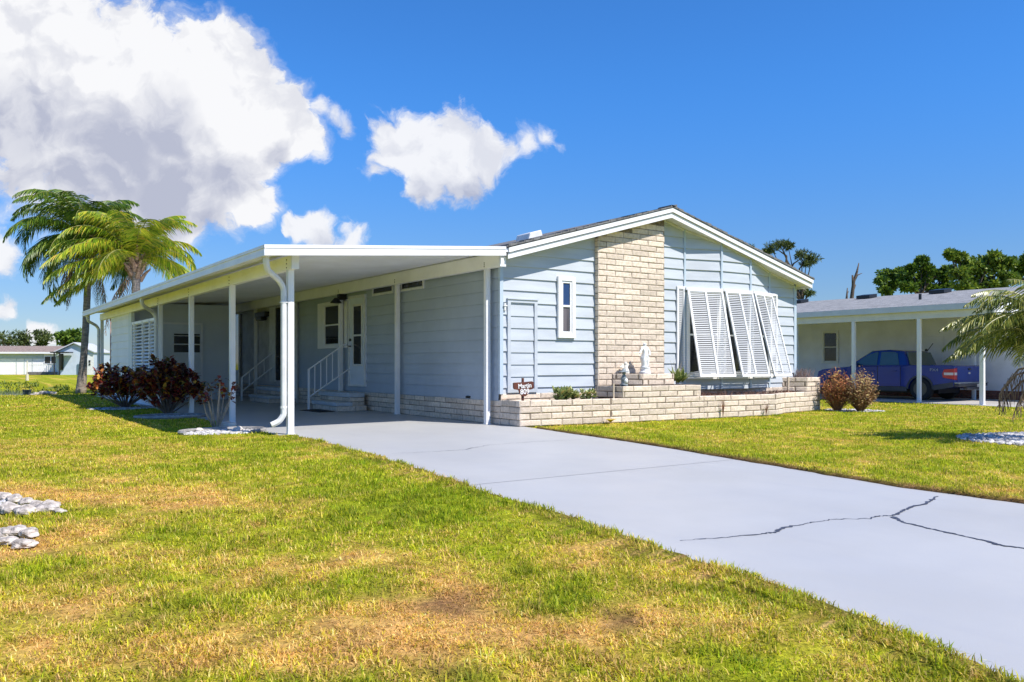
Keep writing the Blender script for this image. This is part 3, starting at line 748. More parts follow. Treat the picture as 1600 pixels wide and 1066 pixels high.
# bow windows and their frames
for i in range(3):
    (x0, y0), (x1, y1) = B[i], B[i + 1]; Ln = math.hypot(x1 - x0, y1 - y0); u = V(((x1 - x0) / Ln, (y1 - y0) / Ln, 0)); n = V((u.y, -u.x, 0))
    window(house, V((x0, y0, .74)) + u * .03 + n * .016, u, n, Ln - .06, 1.62, WHITE, None, (.5,), fw=.05, proud=.04, gm=GLASS, name='bow_window')
    mb = MB(); mb.obox(V((x0, y0, .70)) + n * .002, u * Ln, n * .09, V((0, 0, .035))); mb.build('window_sill', WHITE, house)
# awning shutters
def shutter(o, u, dn, n, w_, L, parent=None, name='awning_shutter', nsl=44, mid=True):
    """o top-left corner, u along the hinge, dn down the panel, n outward normal"""
    f = MB(); t = .03; sw = .045
    def bx(a, b, c, d, e0=0., e1=t, m=f): m.obox(o + u * a + dn * c + n * e0, u * (b - a), dn * (d - c), n * (e1 - e0))
    bx(0, sw, 0, L); bx(w_ - sw, w_, 0, L); bx(sw, w_ - sw, 0, sw * 1.1); bx(sw, w_ - sw, L - sw * 1.2, L)
    cols = [(sw, w_ - sw)]
    if mid:
        m0 = w_ / 2 - sw * .5; bx(m0, m0 + sw, sw * 1.1, L - sw * 1.2); cols = [(sw, m0), (m0 + sw, w_ - sw)]
    fo = f.build(name, WHITE, parent, bevel=.004)
    s = MB(); P = (L - sw * 2.3) / nsl
    for (a, b) in cols:
        for k in range(nsl):
            c = o + u * (a + .001) + dn * (sw * 1.1 + P * k) + n * .008
            s.obox(c, u * (b - a - .002), dn * (P * .60) + n * (.010), n * .003 - dn * .001)
    s.build('louvre', pmat('louvre_paint', (.46, .48, .50), .5, .05, 2), fo); return fo
for i in range(3):
    (x0, y0), (x1, y1) = B[i], B[i + 1]; Ln = math.hypot(x1 - x0, y1 - y0); u = V(((x1 - x0) / Ln, (y1 - y0) / Ln, 0)); n = V((u.y, -u.x, 0))
    top = V((x0, y0, 2.415)) + u * .02 + n * .07; Lp = 1.73; out = .43; dn = (V((0, 0, -1)) * math.sqrt(Lp * Lp - out * out) + n * out) / Lp
    nn = u.cross(dn) * -1; nn = nn if nn.dot(n) > 0 else -nn
    so = shutter(top, u, dn, nn, Ln - .04, Lp, house)
    mb = MB(); mb.obox(V((x0, y0, 2.40)) + u * .0 + n * .03, u * Ln, n * .06, V((0, 0, .05))); mb.build('hinge_rail', WHITE, so)
    for k in (.05, Ln - .09):
        mb = MB(); a = V((x0, y0, .80)) + u * k + n * .05; b = top + dn * (Lp * .93) + u * (k - .02); mb.tube([a, b], .011, 6); mb.build('stay_arm', WHITED, so)
shutter(V((3.985, -.022, 2.465)), V((1, 0, 0)), V((0, 0, -1)), V((0, -1, 0)), .21, 1.73, house, 'fixed_shutter', 48, False)
shutter(V((6.715, -.022, 2.455)), V((1, 0, 0)), V((0, 0, -1)), V((0, -1, 0)), .215, 1.73, house, 'fixed_shutter', 48, False)

# ------------------------------------------------------------------ CARPORT
cp = thing('carport', 'white aluminium carport roof on slim posts along the blue house', 'carport', (-1.8, 8, 0))
CYF = -.345; GX = -3.98; YE = 17.05
zo, zi = 2.575, 2.855
mb = MB()
mb.prism([(GX + .03, CYF + .02, zo - .05), (-.1, CYF + .02, zi - .05), (-.1, CYF + .02, zi - .018), (GX + .03, CYF + .02, zo - .018)], (0, YE - CYF - .03, 0))
y = 0.
while y < YE - .3:
    for dy in (0., .2):
        mb.prism([(GX + .08, y + dy, zo - .062), (-.12, y + dy, zi - .062), (-.12, y + dy, zi - .05), (GX + .08, y + dy, zo - .05)], (0, .012, 0))
    mb.prism([(GX + .08, y + .06, zo - .054), (-.12, y + .06, zi - .054), (-.12, y + .06, zi - .05), (GX + .08, y + .06, zo - .05)], (0, .09, 0))
    y += .405
mb.box(-.13, CYF + .03, 2.775, .05, YE - .05, 2.832)
mb.build('roof_pan', CEIL, cp)
mb = MB()                              # fascia in front: three stepped folds
for (d, a, b) in ((.020, .0, .045), (.012, .047, .098), (.024, .100, .145)):
    mb.prism([(GX, CYF - d + .02, zo - a), (-.12, CYF - d + .02, zi - a), (-.12, CYF - d + .02, zi - b), (GX, CYF - d + .02, zo - b)], (0, d, 0))
mb.build('front_fascia', WHITE, cp)
mb = MB()
for (d, a, b) in ((.020, .0, .04), (.008, .042, .10), (.022, .102, .145)):
    mb.prism([(GX + .02 - d, CYF + .002, zo - a), (GX + .02 - d, YE, zo - a), (GX + .02 - d, YE, zo - b), (GX + .02 - d, CYF + .002, zo - b)], (d, 0, 0))
mb.box(GX + .021, CYF + .03, zo - .142, GX + .11, YE, zo - .12)
mb.build('gutter', pmat('pale_gutter', (.82, .81, .86), .4, .05, 2), cp)
mb = MB(); mb.box(-3.50, -.02, 2.318, -3.40, 17.0, 2.51); mb.build('beam', CREAM, cp, bevel=.004)
mb = MB(); mb.box(-3.505, -.05, 2.312, -3.395, -.022, 2.53); mb.build('beam_cap', WHITE, cp, bevel=.003)
mb = MB(); mb.box(-.165, -.22, 2.552, -.06, 17.0, 2.775); mb.build('beam', CREAM, cp, bevel=.004)
mb = MB(); mb.box(-.17, -.245, 2.546, -.055, -.222, 2.70); mb.build('beam_cap', WHITE, cp, bevel=.003)
def post(x, y, zt, z0=0., wd=.085):
    m = MB(); h = wd / 2
    m.box(x - h, y - h, z0, x + h, y + h, zt)
    for s in (-1, 1):      # raised flutes of the extrusion
        m.box(x + s * h, y - h * .4, z0 + .01, x + s * (h + .004), y + h * .4, zt - .01); m.box(x - h * .4, y + s * h, z0 + .01, x + h * .4, y + s * (h + .004), zt - .01)
    m.box(x - h - .012, y - h - .012, z0, x + h + .012, y + h + .012, z0 + .012)
    return m
for yy in (.16, 3.0, 5.8, 8.63, 16.9):
    post(-3.45, yy, 2.318).build('post', WHITE, cp, bevel=.003)
for yy in (.23, 3.50, 6.32, 9.24, 12.47):
    post(-.112, yy, 2.552, 0 if yy != 6.32 else .377, .08).build('post', WHITE, cp, bevel=.003)
for yy in (.16, 3.0, 5.8, 8.63):
    for dz in (0, .055, .11): mb = MB(); mb.lathe([(.009, 0), (.009, .008)], (-3.508, yy, 2.345 + dz), 8, 'x'); mb.build('bolt', BOLT, cp)
for yy in (.23, 3.50, 6.32):
    for dz in (0, .03, .06): mb = MB(); mb.lathe([(.008, 0), (.008, .008)], (-.173, yy, 2.585 + dz), 8, 'x'); mb.build('bolt', BOLT, cp)
def smooth_path(pts, k=6):
    P = [V(p) for p in pts]; out = [P[0]]
    for i in range(1, len(P) - 1):
        a, b, c = P[i - 1], P[i], P[i + 1]; r = min((b - a).length, (c - b).length) * .45
        s, e = b + (a - b).normalized() * r, b + (c - b).normalized() * r
        for j in range(k + 1):
            t = j / k; out.append(s * (1 - t) ** 2 + b * 2 * t * (1 - t) + e * t * t)
    return out + [P[-1]]
for yy, bot in ((.16, True), (8.63, True), (16.9, False)):
    pts = [(-3.90, yy - .33, 2.44), (-3.90, yy - .33, 2.36), (-3.86, yy - .26, 2.27), (-3.62, yy - .03, 2.16), (-3.545, yy + .0, 2.06), (-3.545, yy + .0, .33), (-3.545, yy, .28)]
    if bot: pts += [(-3.60, yy + .01, .19), (-3.71, yy + .03, .14)]
    else: pts[-1] = (-3.545, yy, .05)
    m = MB(); m.tube(smooth_path(pts), .043, 8, sq=True); ds = m.build('downspout', WHITED, cp)
    m = MB(); m.tube([(-3.545, yy, .40), (-3.545, yy, .37)], .047, 8, sq=True); m.build('joint_sleeve', WHITE, ds); m = MB(); m.box(-3.59, yy - .045, 1.85, -3.50, yy + .045, 1.865); m.build('strap', WHITE, ds)

# ------------------------------------------------------------------ STORAGE SHED under the carport roof
sh_ = thing('storage_shed', 'grey and white utility shed at the back end of the carport', 'shed', (-2.1, 13.8, 0))
mb = MB(); mb.box(-3.42, 12.3, .0, -.76, 12.4, 2.6); mb.box(-.86, 12.4, 0, -.76, 15.2, 2.6); mb.box(-3.4, 15.1, 0, -.86, 15.2, 2.5); mb.build('front_wall', SHEDW, sh_)
mb = MB(); lap(mb, (-3.44, 0, 0), (0, 1, 0), (-1, 0, 0), 12.42, 15.25, .1, 2.40, .2, 0, (), .016); mb.box(-3.435, 12.42, 0, -3.36, 15.25, 2.4); mb.build('side_wall', SHEDS, sh_)
mb = MB(); mb.box(-3.47, 12.0, 0, -3.39, 12.4, 2.32); mb.build('corner_board', SHEDW, sh_)
mb = MB(); mb.box(-2.66, 12.255, 0.03, -1.68, 12.298, 2.05); sd = mb.build('door', SHEDW, sh_, bevel=.004)
mb = MB()
for (a, b, c, d) in ((-2.72, -2.66, 0, 2.1), (-1.68, -1.62, 0, 2.1), (-2.66, -1.68, 2.05, 2.1)): mb.box(a, 12.25, c, b, 12.296, d)
mb.build('door_frame', SHEDS, sd)
mb = MB(); mb.box(-2.37, 12.245, 1.30, -1.70, 12.256, 1.80); mb.build('pane', GLASS, sd)
mb = MB(); mb.box(-2.38, 12.235, 1.735, -1.69, 12.246, 1.755); mb.box(-2.38, 12.235, 1.50, -1.69, 12.246, 1.53); mb.build('window_rail', WHITED, sd)
# louvred privacy panel
mb = MB()
y0, y1 = 9.02, 11.9
for yy in (y0, y0 + .62, y0 + 1.45, y1 - .4, y1 - .05): mb.box(-3.49, yy, .1, -3.42, yy + .06, 2.04)
mb.box(-3.49, y0, 1.99, -3.42, y1, 2.05)
fo = mb.build('louvre_panel', WHITE, sh_)
mb = MB(); z = .14
while z < 1.97:
    mb.obox((-3.475, y0 + .02, z), (0, y1 - y0 - .04, 0), (.03, 0, .040), (.006, 0, -.003)); z += .083
mb.build('louvre', WHITE, fo)
mb = MB(); mb.box(-3.42, y0, 0, -3.40, y1, .45); mb.build('kick_panel', SHEDS, sh_)

# pinkish pipe behind
mb = MB(); mb.tube([(-3.05, 17.6, 0), (-3.05, 17.6, 2.52)], .075, 10); mb.tube([(-3.05, 17.6, 1.08), (-3.05, 17.6, 1.14)], .085, 10); mb.tube([(-3.05, 17.6, 2.35), (-3.05, 17.6, 2.5)], .09, 10)
tag(mb.build('vertical_pipe', pmat('pinkish_pipe', (.45, .32, .28), .6, .25, 4), loc=(-3.05, 17.6, 0), smooth=True), 'pinkish brown upright pipe behind the shed corner', 'pipe')

# ------------------------------------------------------------------ ENTRY STEPS, RAILS, MAT, LAMP
def steps(name, label, ya, yb, xl, xu, zl, zu):
    t = thing(name, label, 'steps', ((xl) / 2, (ya + yb) / 2, 0), 'entry steps under the carport')
    mo = MB(); b = MB()
    for (x, yA, yB, zt) in ((xu, ya + .12, yb + .25, zu - .09), (xl, ya, yb - .2, zl - .075)):
        bricks(b, (x + .03, 0, 0), (0, 1, 0), (-1, 0, 0), yA + .03, yB - .03, 0, zt, .1, Hc=zt / max(1, round(zt / .1)), mortar=mo)
        bricks(b, (0, yA + .03, 0), (1, 0, 0), (0, -1, 0), x + .035, -.11, 0, zt, .1, Hc=zt / max(1, round(zt / .1)), mortar=mo)
        mo.box(x + .12, yA + .12, 0, -.12, yB - .05, zt - .01)
    s = b.build('riser', BRICK, t); mo.build('mortar', MORTAR, s)
    m = MB(); m.box(xu, ya + .12, zu - .09, -.115, yb + .25, zu); m.build('tread', CONC, t, bevel=.01)
    m = MB(); m.box(xl, ya, zl - .075, xu + .03, yb - .2, zl); m.build('tread', CONC, t, bevel=.01)
    return t
steps('entry_steps', 'concrete and brick steps below the side door with black mat', 4.9, 6.5, -.80, -.47, .19, .375)
steps('entry_steps', 'farther concrete and brick steps by the rear siding', 9.15, 11.0, -.82, -.5, .19, .385)
def rail(name, label, y, x0, x1, z0, z1, n, hb):
    t = thing(name, label, 'railing', (x0, y, 0), 'white handrails at the entry steps')
    m = MB(); m.box(x0 - .02, y - .02, 0, x0 + .02, y + .02, z0 + .015); m.build('post', WHITE, t)
    m = MB(); m.tube([(x0, y, z0), (x1, y, z1)], .017, 8); m.tube([(x1, y, z1), (x1 + .06, y, z1 + .005)], .017, 8); m.build('top_rail', WHITE, t)
    m = MB(); m.tube([(x0, y, hb), (x1 + .1, y, hb + (z1 - z0) * 1.08)], .015, 8); m.build('bottom_rail', WHITE, t)
    for k in range(n):
        f = (k + 1) / (n + 1.0); xx = x0 + (x1 - x0) * f; za = hb + (z1 - z0) * f; zb = z0 + (z1 - z0) * f
        m = MB(); m.box(xx - .009, y - .009, za, xx + .009, y + .009, zb); m.build('baluster', WHITE, t)
rail('handrail', 'white metal handrail beside the near entry steps', 5.99, -.98, -.17, .87, 1.42, 5, .27)
rail('handrail', 'white metal handrail at the farther entry steps', 11.2, -.88, -.07, .62, 1.27, 3, .25)
mb = MB(); mb.prism([tuple(gnd(468, 641.5)), tuple(gnd(500, 644.8)), tuple(gnd(523, 643.6)), tuple(gnd(500, 640))], (0, 0, .012))
tag(mb.build('door_mat', BLACKRUB, loc=tuple(gnd(495, 642))), 'thin black mat on the carport floor before the near steps', 'mat')
# barn style lamp
lamp = thing('wall_lamp', 'black lamp under the carport beam above the door railing', 'lamp', (-.14, 6.3, 2.33))
mb = MB(); mb.box(-.2, 6.18, 2.42, -.03, 6.32, 2.55); mb.tube([(-.1, 6.25, 2.45), (-.2, 6.2, 2.48), (-.28, 6.18, 2.42)], .015); mb.build('bracket', DARKG, lamp, bevel=.01)
mb = MB(); mb.lathe([(.03, .1), (.05, .08), (.12, .0), (.13, -.02)], (-.28, 6.18, 2.36), 16); mb.build('lamp_shade', DARKG, lamp, smooth=True)

# ------------------------------------------------------------------ BRICK PLANTER
pl = thing('brick_planter', 'cream brick planter in stepped tiers along the front wall', 'planter', (4, -.5, 0))
PP = [(0, -.54), (1.76, -.68), (3.9, -.79), (5.82, -.88), (6.5, -.56), (7.98, -.33)]
mo = MB(); b = MB(); ph = 0.
for i in range(len(PP) - 1):
    (x0, y0), (x1, y1) = PP[i], PP[i + 1]; Ln = math.hypot(x1 - x0, y1 - y0); u = ((x1 - x0) / Ln, (y1 - y0) / Ln, 0); n = (u[1], -u[0], 0)
    bricks(b, (x0, y0, 0), u, n, 0, Ln, 0, .412, .1, mortar=mo, phase=ph, Hc=.103, gap=.01); ph += Ln
bricks(b, (0.001, 0, 0), (0, 1, 0), (-1, 0, 0), -.54, .0, 0, .412, .1, mortar=mo, Hc=.103, phase=.1)
bricks(b, (7.98, 0, 0), (0, 1, 0), (1, 0, 0), -.33, .6, 0, .412, .1, mortar=mo, Hc=.103)
w0 = b.build('low_wall', BRICK, pl); mo.build('mortar', MORTAR, w0)
def tier(pts, z0, z1, name):
    mo = MB(); b = MB(); ph = 0
    for i in range(len(pts) - 1):
        (x0, y0), (x1, y1) = pts[i], pts[i + 1]; Ln = math.hypot(x1 - x0, y1 - y0); u = ((x1 - x0) / Ln, (y1 - y0) / Ln, 0); n = (u[1], -u[0], 0)
        bricks(b, (x0, y0, 0), u, n, 0, Ln, z0, z1, .1, mortar=mo, phase=ph + .13, Hc=(z1 - z0) / round((z1 - z0) / .1)); ph += Ln
    mo.prism([(x, y, z0) for x, y in pts], (0, 0, z1 - z0 - .02))
    o = b.build(name, BRICK, pl); mo.build('mortar', MORTAR, o)
tier([(1.98, -.06), (2.03, -.69), (3.84, -.775), (3.84, -.0)], .414, .615, 'middle_tier')
tier([(2.30, -.11), (2.66, -.52), (3.42, -.52), (3.42, -.11)], .617, .82, 'top_tier')
tier([(7.12, -.0), (7.46, -.38), (7.98, -.33), (7.98, .5)], .414, .71, 'end_pier')
def soil(pts, z):
    m = MB(); m.prism([(x, y, z - .1) for x, y in pts], (0, 0, .1)); return m
SOILM = pmat('planter_soil', (.12, .075, .045), .95, .35, 15, .8, 30)
soil([(.09, -.03), (.1, -.46), (1.76, -.59), (3.9, -.7), (5.8, -.79), (6.5, -.47), (7.88, -.25), (7.88, -.03)], .33).build('soil', SOILM, pl)
soil([(7.2, .0), (7.5, -.3), (7.9, -.25), (7.9, .4)], .66).build('soil', SOILM, pl)
soil([(3.45, -.1), (3.45, -.6), (3.8, -.6), (3.8, -.1)], .57).build('soil', SOILM, pl)

# ------------------------------------------------------------------ foliage builders
def leafstrip(mb, p, d, side, L, wd, bend, seg=2, fold=0):
    """a blade from p along d, width wd, bending to the ground"""
    pts = []; q = V(p); d = V(d).normalized(); side = V(side).normalized()
    prof = {2: (.55, 1., 0.), 3: (.4, 1., .75, 0.)}[seg]
    k = len(mb.v); prev = None
    for i in range(seg + 1):
        ww = wd * .5 * prof[i]
        if i < seg: mb.v += [tuple(q - side * ww), tuple(q + side * ww)]
        else: mb.v.append(tuple(q))
        q = q + d * (L / seg); d = (d + V((0, 0, -bend))).normalized()
    for i in range(seg - 1): a = k + 2 * i; mb.f.append((a, a + 1, a + 3, a + 2))
    a = k + 2 * (seg - 1); mb.f.append((a, a + 1, a + 2))
def frond(leaf, stem, base, az, el, L, droop, ll, n=74, wd=.030, plum=.35, dead=False, curl=0, tip=.35):
    rr = random.Random(random.random()); q = V(base); e = el; a = az; step = L / n; pts = [V(base)]
    for i in range(n):
        t = (i + 1) / n
        d = V((math.cos(a) * math.cos(e), math.sin(a) * math.cos(e), math.sin(e)))
        q = q + d * step; pts.append(q.copy()); e -= droop / n * (.4 + 1.3 * t); a += curl / n
        if t > .12:
            s = d.cross(V((0, 0, 1)))
            s = s.normalized() if s.length > .05 else V((-math.sin(a), math.cos(a), 0)); up = s.cross(d)
            lf = ll * (math.sin(math.pi * min(1, (t * .92 + .06))) ** .55) * (1 - tip * t) * rr.uniform(.8, 1.1)
            for sg in (-1, 1):
                pl_ = rr.uniform(-plum, plum)
                dd = (s * sg * .85 + d * (.45 + .35 * t) + up * (pl_ + .1 - (.8 if dead else 0)) + V((0, 0, -.35 - .25 * t)))
                leafstrip(leaf, q, dd, d.cross(dd).cross(dd) if False else (d * .8 + V((0, 0, .6))), lf, wd, .30 if not dead else .8, 3)
    stem.tube(pts[::4] + [pts[-1]], [.022 * (1 - .8 * i / (len(pts[::4]))) for i in range(len(pts[::4]) + 1)], 5, cap=False)
PALMG = leafmat('palm_leaflet_green', [(0, (.035, .085, .014)), (.5, (.09, .18, .02)), (1, (.24, .31, .035))], .4, .35)
PALMY = leafmat('palm_leaflet_yellow', [(0, (.08, .17, .012)), (.4, (.26, .38, .025)), (.8, (.52, .54, .04)), (1, (.6, .38, .06))], .4, .4)
PALMD = leafmat('palm_leaflet_dead', [(0, (.14, .09, .055)), (1, (.36, .24, .15))], .7, .15)
STEMG = pmat('palm_stem', (.24, .24, .07), .5, .2, 5)
def trunkmat(name, a, b_, ring=14):
    m = pmat(name, a, .9, .2, 6, .8, 25, col2=b_, stretch=(1, 1, ring / 3)); return m
TRUNK = trunkmat('palm_trunk', (.32, .27, .22), (.15, .12, .10))
HUSK = trunkmat('palm_husk', (.42, .28, .18), (.2, .12, .08))
BARK = trunkmat('bark', (.12, .09, .07), (.05, .04, .035))
def palm(label, gp_, top, fr_list, dead, r0, matn, group=None, trunk_pts=None, ll=.5, husk=True):
    t = thing('palm_tree', label, 'palm tree', tuple(gp_), group)
    tr = MB(); gp_ = V(gp_); top = V(top); n = 26; path = []; rs = []
    for i in range(n + 1):
        f = i / n; p = gp_.lerp(top, f); p += V((math.sin(f * 3.1) * .05, 0, 0)); path.append(p)
        rs.append(r0 * (1.35 - .5 * min(1, f * 4) if f < .25 else .85) * (1 + .05 * (i % 2)))
    tr.tube(path, rs, 12); tr.build('trunk', TRUNK, t, smooth=True)
    if husk:
        h = MB()
        for k in range(16):
            a = k * 2.4; z = k * .045; d = V((math.cos(a), math.sin(a), 1.6)).normalized(); p = top + V((math.cos(a) * r0 * .75, math.sin(a) * r0 * .75, -.5 + z))
            h.tube([p, p + d * .3, p + d * .5 + V((math.cos(a), math.sin(a), 0)) * .06], [.075, .05, .02], 6)
        h.tube([top - V((0, 0, .4)), top + V((0, 0, .3))], [r0 * .9, r0 * .5], 10); h.build('husk', HUSK, t)
    lf = MB(); st = MB()
    for (az, el, L, dr) in fr_list: frond(lf, st, top + V((0, 0, .15)), R(az), R(el), L, dr, ll)
    c = lf.build('crown', matn, t); st.build('frond_stem', STEMG, c)
    if dead:
        lf = MB(); st = MB()
        for (az, el, L, dr) in dead: frond(lf, st, top - V((0, 0, .1)), R(az), R(el), L, dr, ll * .7, n=26, dead=True)
        st.tube([top, top + V((0, 0, .05))], .01, 5)
        d = lf.build('dead_fronds', PALMD, t); st.build('frond_stem', HUSK, d)
    return t
# azimuths are world degrees; picture-right is -34, picture-left is 146
def fan(n, els, L, jit=.12):
    out = []; k = 0
    for el, cnt in els:
        for i in range(cnt):
            az = k * 137.5 + random.uniform(-12, 12); k += 1
            out.append((az, el + random.uniform(-7, 7), L * random.uniform(1 - jit, 1 + jit), 1.9 + random.uniform(-.25, .3)))
    return out
random.seed(21)
f1 = [(a, e, L * (.92 if math.cos(R(a + 34)) > .25 else 1.08), d) for a, e, L, d in fan(0, ((82, 9), (62, 12), (36, 12), (8, 12), (-18, 8)), 2.5)] + [(146, 20, 2.9, 2.3), (158, 6, 2.8, 1.9), (134, -4, 2.7, 1.7), (150, 45, 2.9, 2.6)]
palm('tall dark green palm left of the carport with hanging dead fronds', at(126, 617.5, 27.6), at(138, 380, 27.8), f1, [(140, -35, 2.0, 1.), (60, -55, 2.2, .6), (200, -60, 2.3, .5), (-30, -65, 2.2, .4), (170, -50, 2.0, .8)], .125, PALMG, ll=.80)
random.seed(33)
f2 = fan(0, ((76, 8), (52, 8), (22, 7)), 2.5) + [(176, 38, 2.9, 1.6), (184, 22, 3.0, 1.3), (192, 6, 3.0, 1.0), (180, -12, 3.1, .7), (204, 30, 2.9, 1.5), (188, 58, 2.8, 1.9), (165, -18, 2.8, .6), (200, 74, 2.6, 1.7), (0, 80, 2.4, 1.4), (300, 70, 2.4, 1.6), (-34, 44, 2.35, 2.2), (-50, 20, 2.1, 1.9), (-10, 20, 2.1, 2.0), (230, 20, 2.6, 1.7), (-60, 5, 2.2, 1.5)]
palm('yellow green palm rising behind the shed roof with shaggy brown top', V((-2.55, 17.75, 0)), at(213, 415, 26.9), f2, [(150, -45, 2.4, .9), (120, -40, 2.3, 1.)], .15, PALMY, ll=.80)

def leafball(mb, c, rad, n, size, aspect=2.2, shell=.55, flat=1., up=0., rnd=random):
    for _ in range(n):
        d = V((rnd.gauss(0, 1), rnd.gauss(0, 1), rnd.gauss(0, 1))).normalized(); r = rnd.uniform(shell, 1) ** .6
        p = V(c) + V((d.x * rad[0] * r, d.y * rad[1] * r, d.z * rad[2] * r))
        o = (d + V((rnd.gauss(0, .7), rnd.gauss(0, .7), rnd.gauss(0, .7) + up))).normalized(); s = o.orthogonal().normalized()
        s = (s + o.cross(s) * rnd.uniform(-2, 2)).normalized()
        L = size * rnd.uniform(.6, 1.3); w_ = L / aspect
        mb.add([p, p + o * L * .5 - s * w_ * .5, p + o * L, p + o * L * .5 + s * w_ * .5], [(0, 1, 2, 3)])
def tree(name, label, cat, base, clumps, z, leafm, barkm, n, size, trunk_to, group=None, tr=.12, limbs=(), dz=.4, aspect=2., flat=.7, shell=.35, seed=1):
    random.seed(seed); base = V(base); t = thing(name, label, cat, tuple(base), group)
    tp = V(trunk_to); s = MB(); s.tube([base, base.lerp(tp, .4) + V((random.uniform(-.1, .1), 0, 0)), base.lerp(tp, .75), tp], [tr * 1.3, tr, tr * .8, tr * .6], 8)
    lf = MB()
    for (px, py, rx, ry) in clumps:
        c = at(px, py, z) + FW * random.uniform(-dz, dz) * (rx * z / FOC * 2)
        sx = rx * z / FOC; sz = ry * z / FOC
        k = max(6, int(5 + rx * .5))
        for j in range(k):
            dd = V((random.uniform(-1, 1), random.uniform(-1, 1), random.uniform(-.8, .8))) * .66
            cc = c + V((dd.x * sx, dd.y * sx, dd.z * sz)); q = random.uniform(.22, .46)
            leafball(lf, cc, (sx * q, sx * q, sz * q * (.8 if flat < 1 else 1)), int(n / k), size, aspect, shell)
        mid = tp.lerp(c, .5) + V((0, 0, -.12 * (c - tp).length)) + V((random.uniform(-.1, .1),) * 3) * 2
        s.tube([tp - V((0, 0, .1)), mid, c], [tr * .5, tr * .3, tr * .1], 5)
    for l in limbs:
        P = [at(a, b, z) for a, b in l]; s.tube(P, [tr * .55 * (1 - .75 * i / (len(P) - 1)) for i in range(len(P))], 6)
    s.build('trunk', barkm, t); lf.build('crown', leafm, t); return t
LEAFD = leafmat('broad_leaf', [(0, (.03, .07, .012)), (.5, (.10, .19, .02)), (1, (.24, .33, .04))], .5, .3)
LEAFL = leafmat('light_leaf', [(0, (.05, .10, .015)), (.5, (.16, .25, .03)), (1, (.32, .38, .05))], .5, .3)
PINEN = leafmat('pine_needles', [(0, (.03, .055, .018)), (.6, (.08, .12, .03)), (1, (.16, .19, .05))], .6, .15)
# right-hand distant trees
def bt(px, py, z): p = at(px, py, z); p.z = -.2; return p
tree('pine_tree', 'tall wind-shaped pine with two flat crowns behind the house gable', 'pine tree', bt(1253, 560, 70),
     [(1206, 388, 13, 10), (1222, 380, 11, 6), (1196, 395, 6, 6), (1232, 385, 8, 4), (1252, 398, 12, 7), (1268, 404, 12, 7), (1258, 412, 12, 5), (1263, 458, 8, 4), (1250, 447, 4, 3)], 70, PINEN, BARK, 420, .34, at(1253, 470, 70),
     tr=.22, limbs=[[(1253, 470), (1252, 440), (1249, 420), (1262, 405)], [(1249, 430), (1232, 412), (1220, 385)], [(1225, 440), (1240, 412), (1252, 404)], [(1228, 420), (1229, 400), (1212, 388)]], dz=.2, aspect=5, seed=3)
for (px, py, r, z, sd) in ((1162, 383, 6, 90, 5),):
    tree('pine_tree', 'small pine top just showing over the right roof slope', 'pine tree', bt(px, 560, z), [(px, py, 7, 3), (px + 8, py + 4, 5, 3)], z, PINEN, BARK, 160, .4, at(px, 420, z), tr=.2, aspect=5, seed=sd)
m = MB(); z = 60; m.tube([bt(1331, 560, z), at(1331, 465, z), at(1334, 440, z), at(1339, 425, z), at(1342, 411, z)], [.17, .14, .11, .08, .03], 8)
m.tube([at(1334, 440, z), at(1340, 430, z), at(1347, 427, z)], [.09, .05, .02], 6); m.tube([at(1333, 448, z), at(1332, 430, z)], [.1, .06], 6); m.tube([at(1332, 458, z), at(1337, 445, z)], [.08, .04], 5)
tag(m.build('dead_tree', BARK, loc=tuple(bt(1331, 560, z)), smooth=True), 'bare broken tree trunk standing up behind the neighbouring roof', 'dead tree')
m = MB(); m.tube([bt(1323, 560, z), at(1323, 466, z), at(1324, 450, z)], [.1, .08, .03], 6); m.tube([at(1323, 462, z), at(1326, 455, z)], [.04, .02], 5)
tag(m.build('dead_tree', BARK, loc=tuple(bt(1323, 560, z)), smooth=True), 'short thin snag beside the bare broken trunk', 'dead tree')
TG = 'broadleaf trees behind the neighbouring house'
tree('broadleaf_tree', 'small round leafy tree, leftmost behind the neighbouring roof', 'tree', bt(1383, 560, 52), [(1388, 432, 14, 12), (1376, 440, 9, 9), (1400, 428, 12, 8), (1396, 447, 13, 9), (1408, 424, 6, 5), (1380, 455, 12, 7), (1408, 440, 10, 8)], 52, LEAFD, BARK, 520, .25, at(1380, 470, 52), TG, tr=.13, seed=6)
tree('broadleaf_tree', 'leafy tree with a high tuft on a crooked bare limb', 'tree', bt(1440, 560, 50),
     [(1424, 432, 16, 12), (1440, 445, 18, 10), (1442, 407, 8, 7), (1450, 420, 9, 6), (1462, 425, 14, 8), (1475, 432, 10, 8), (1428, 418, 8, 5), (1462, 450, 12, 6), (1420, 448, 14, 8), (1450, 434, 13, 9), (1478, 448, 14, 8), (1482, 422, 10, 7)], 50, LEAFD, BARK, 560, .25, at(1438, 462, 50), TG, tr=.15,
     limbs=[[(1438, 460), (1452, 440), (1462, 432), (1470, 445)], [(1452, 440), (1446, 420), (1442, 408)]], seed=8)
tree('broadleaf_tree', 'widest leafy tree, in the middle of the row behind the neighbouring roof', 'tree', bt(1510, 560, 48),
     [(1490, 395, 10, 8), (1483, 400, 7, 5), (1500, 403, 9, 7), (1500, 428, 20, 16), (1525, 412, 18, 14), (1548, 402, 16, 10), (1560, 420, 16, 14), (1535, 435, 20, 14), (1505, 448, 18, 9), (1553, 445, 14, 9), (1516, 418, 14, 10), (1538, 418, 15, 11), (1572, 412, 12, 9), (1570, 436, 14, 9), (1528, 450, 18, 8)], 48, LEAFL, BARK, 640, .25, at(1512, 458, 48), TG, tr=.2, seed=12)
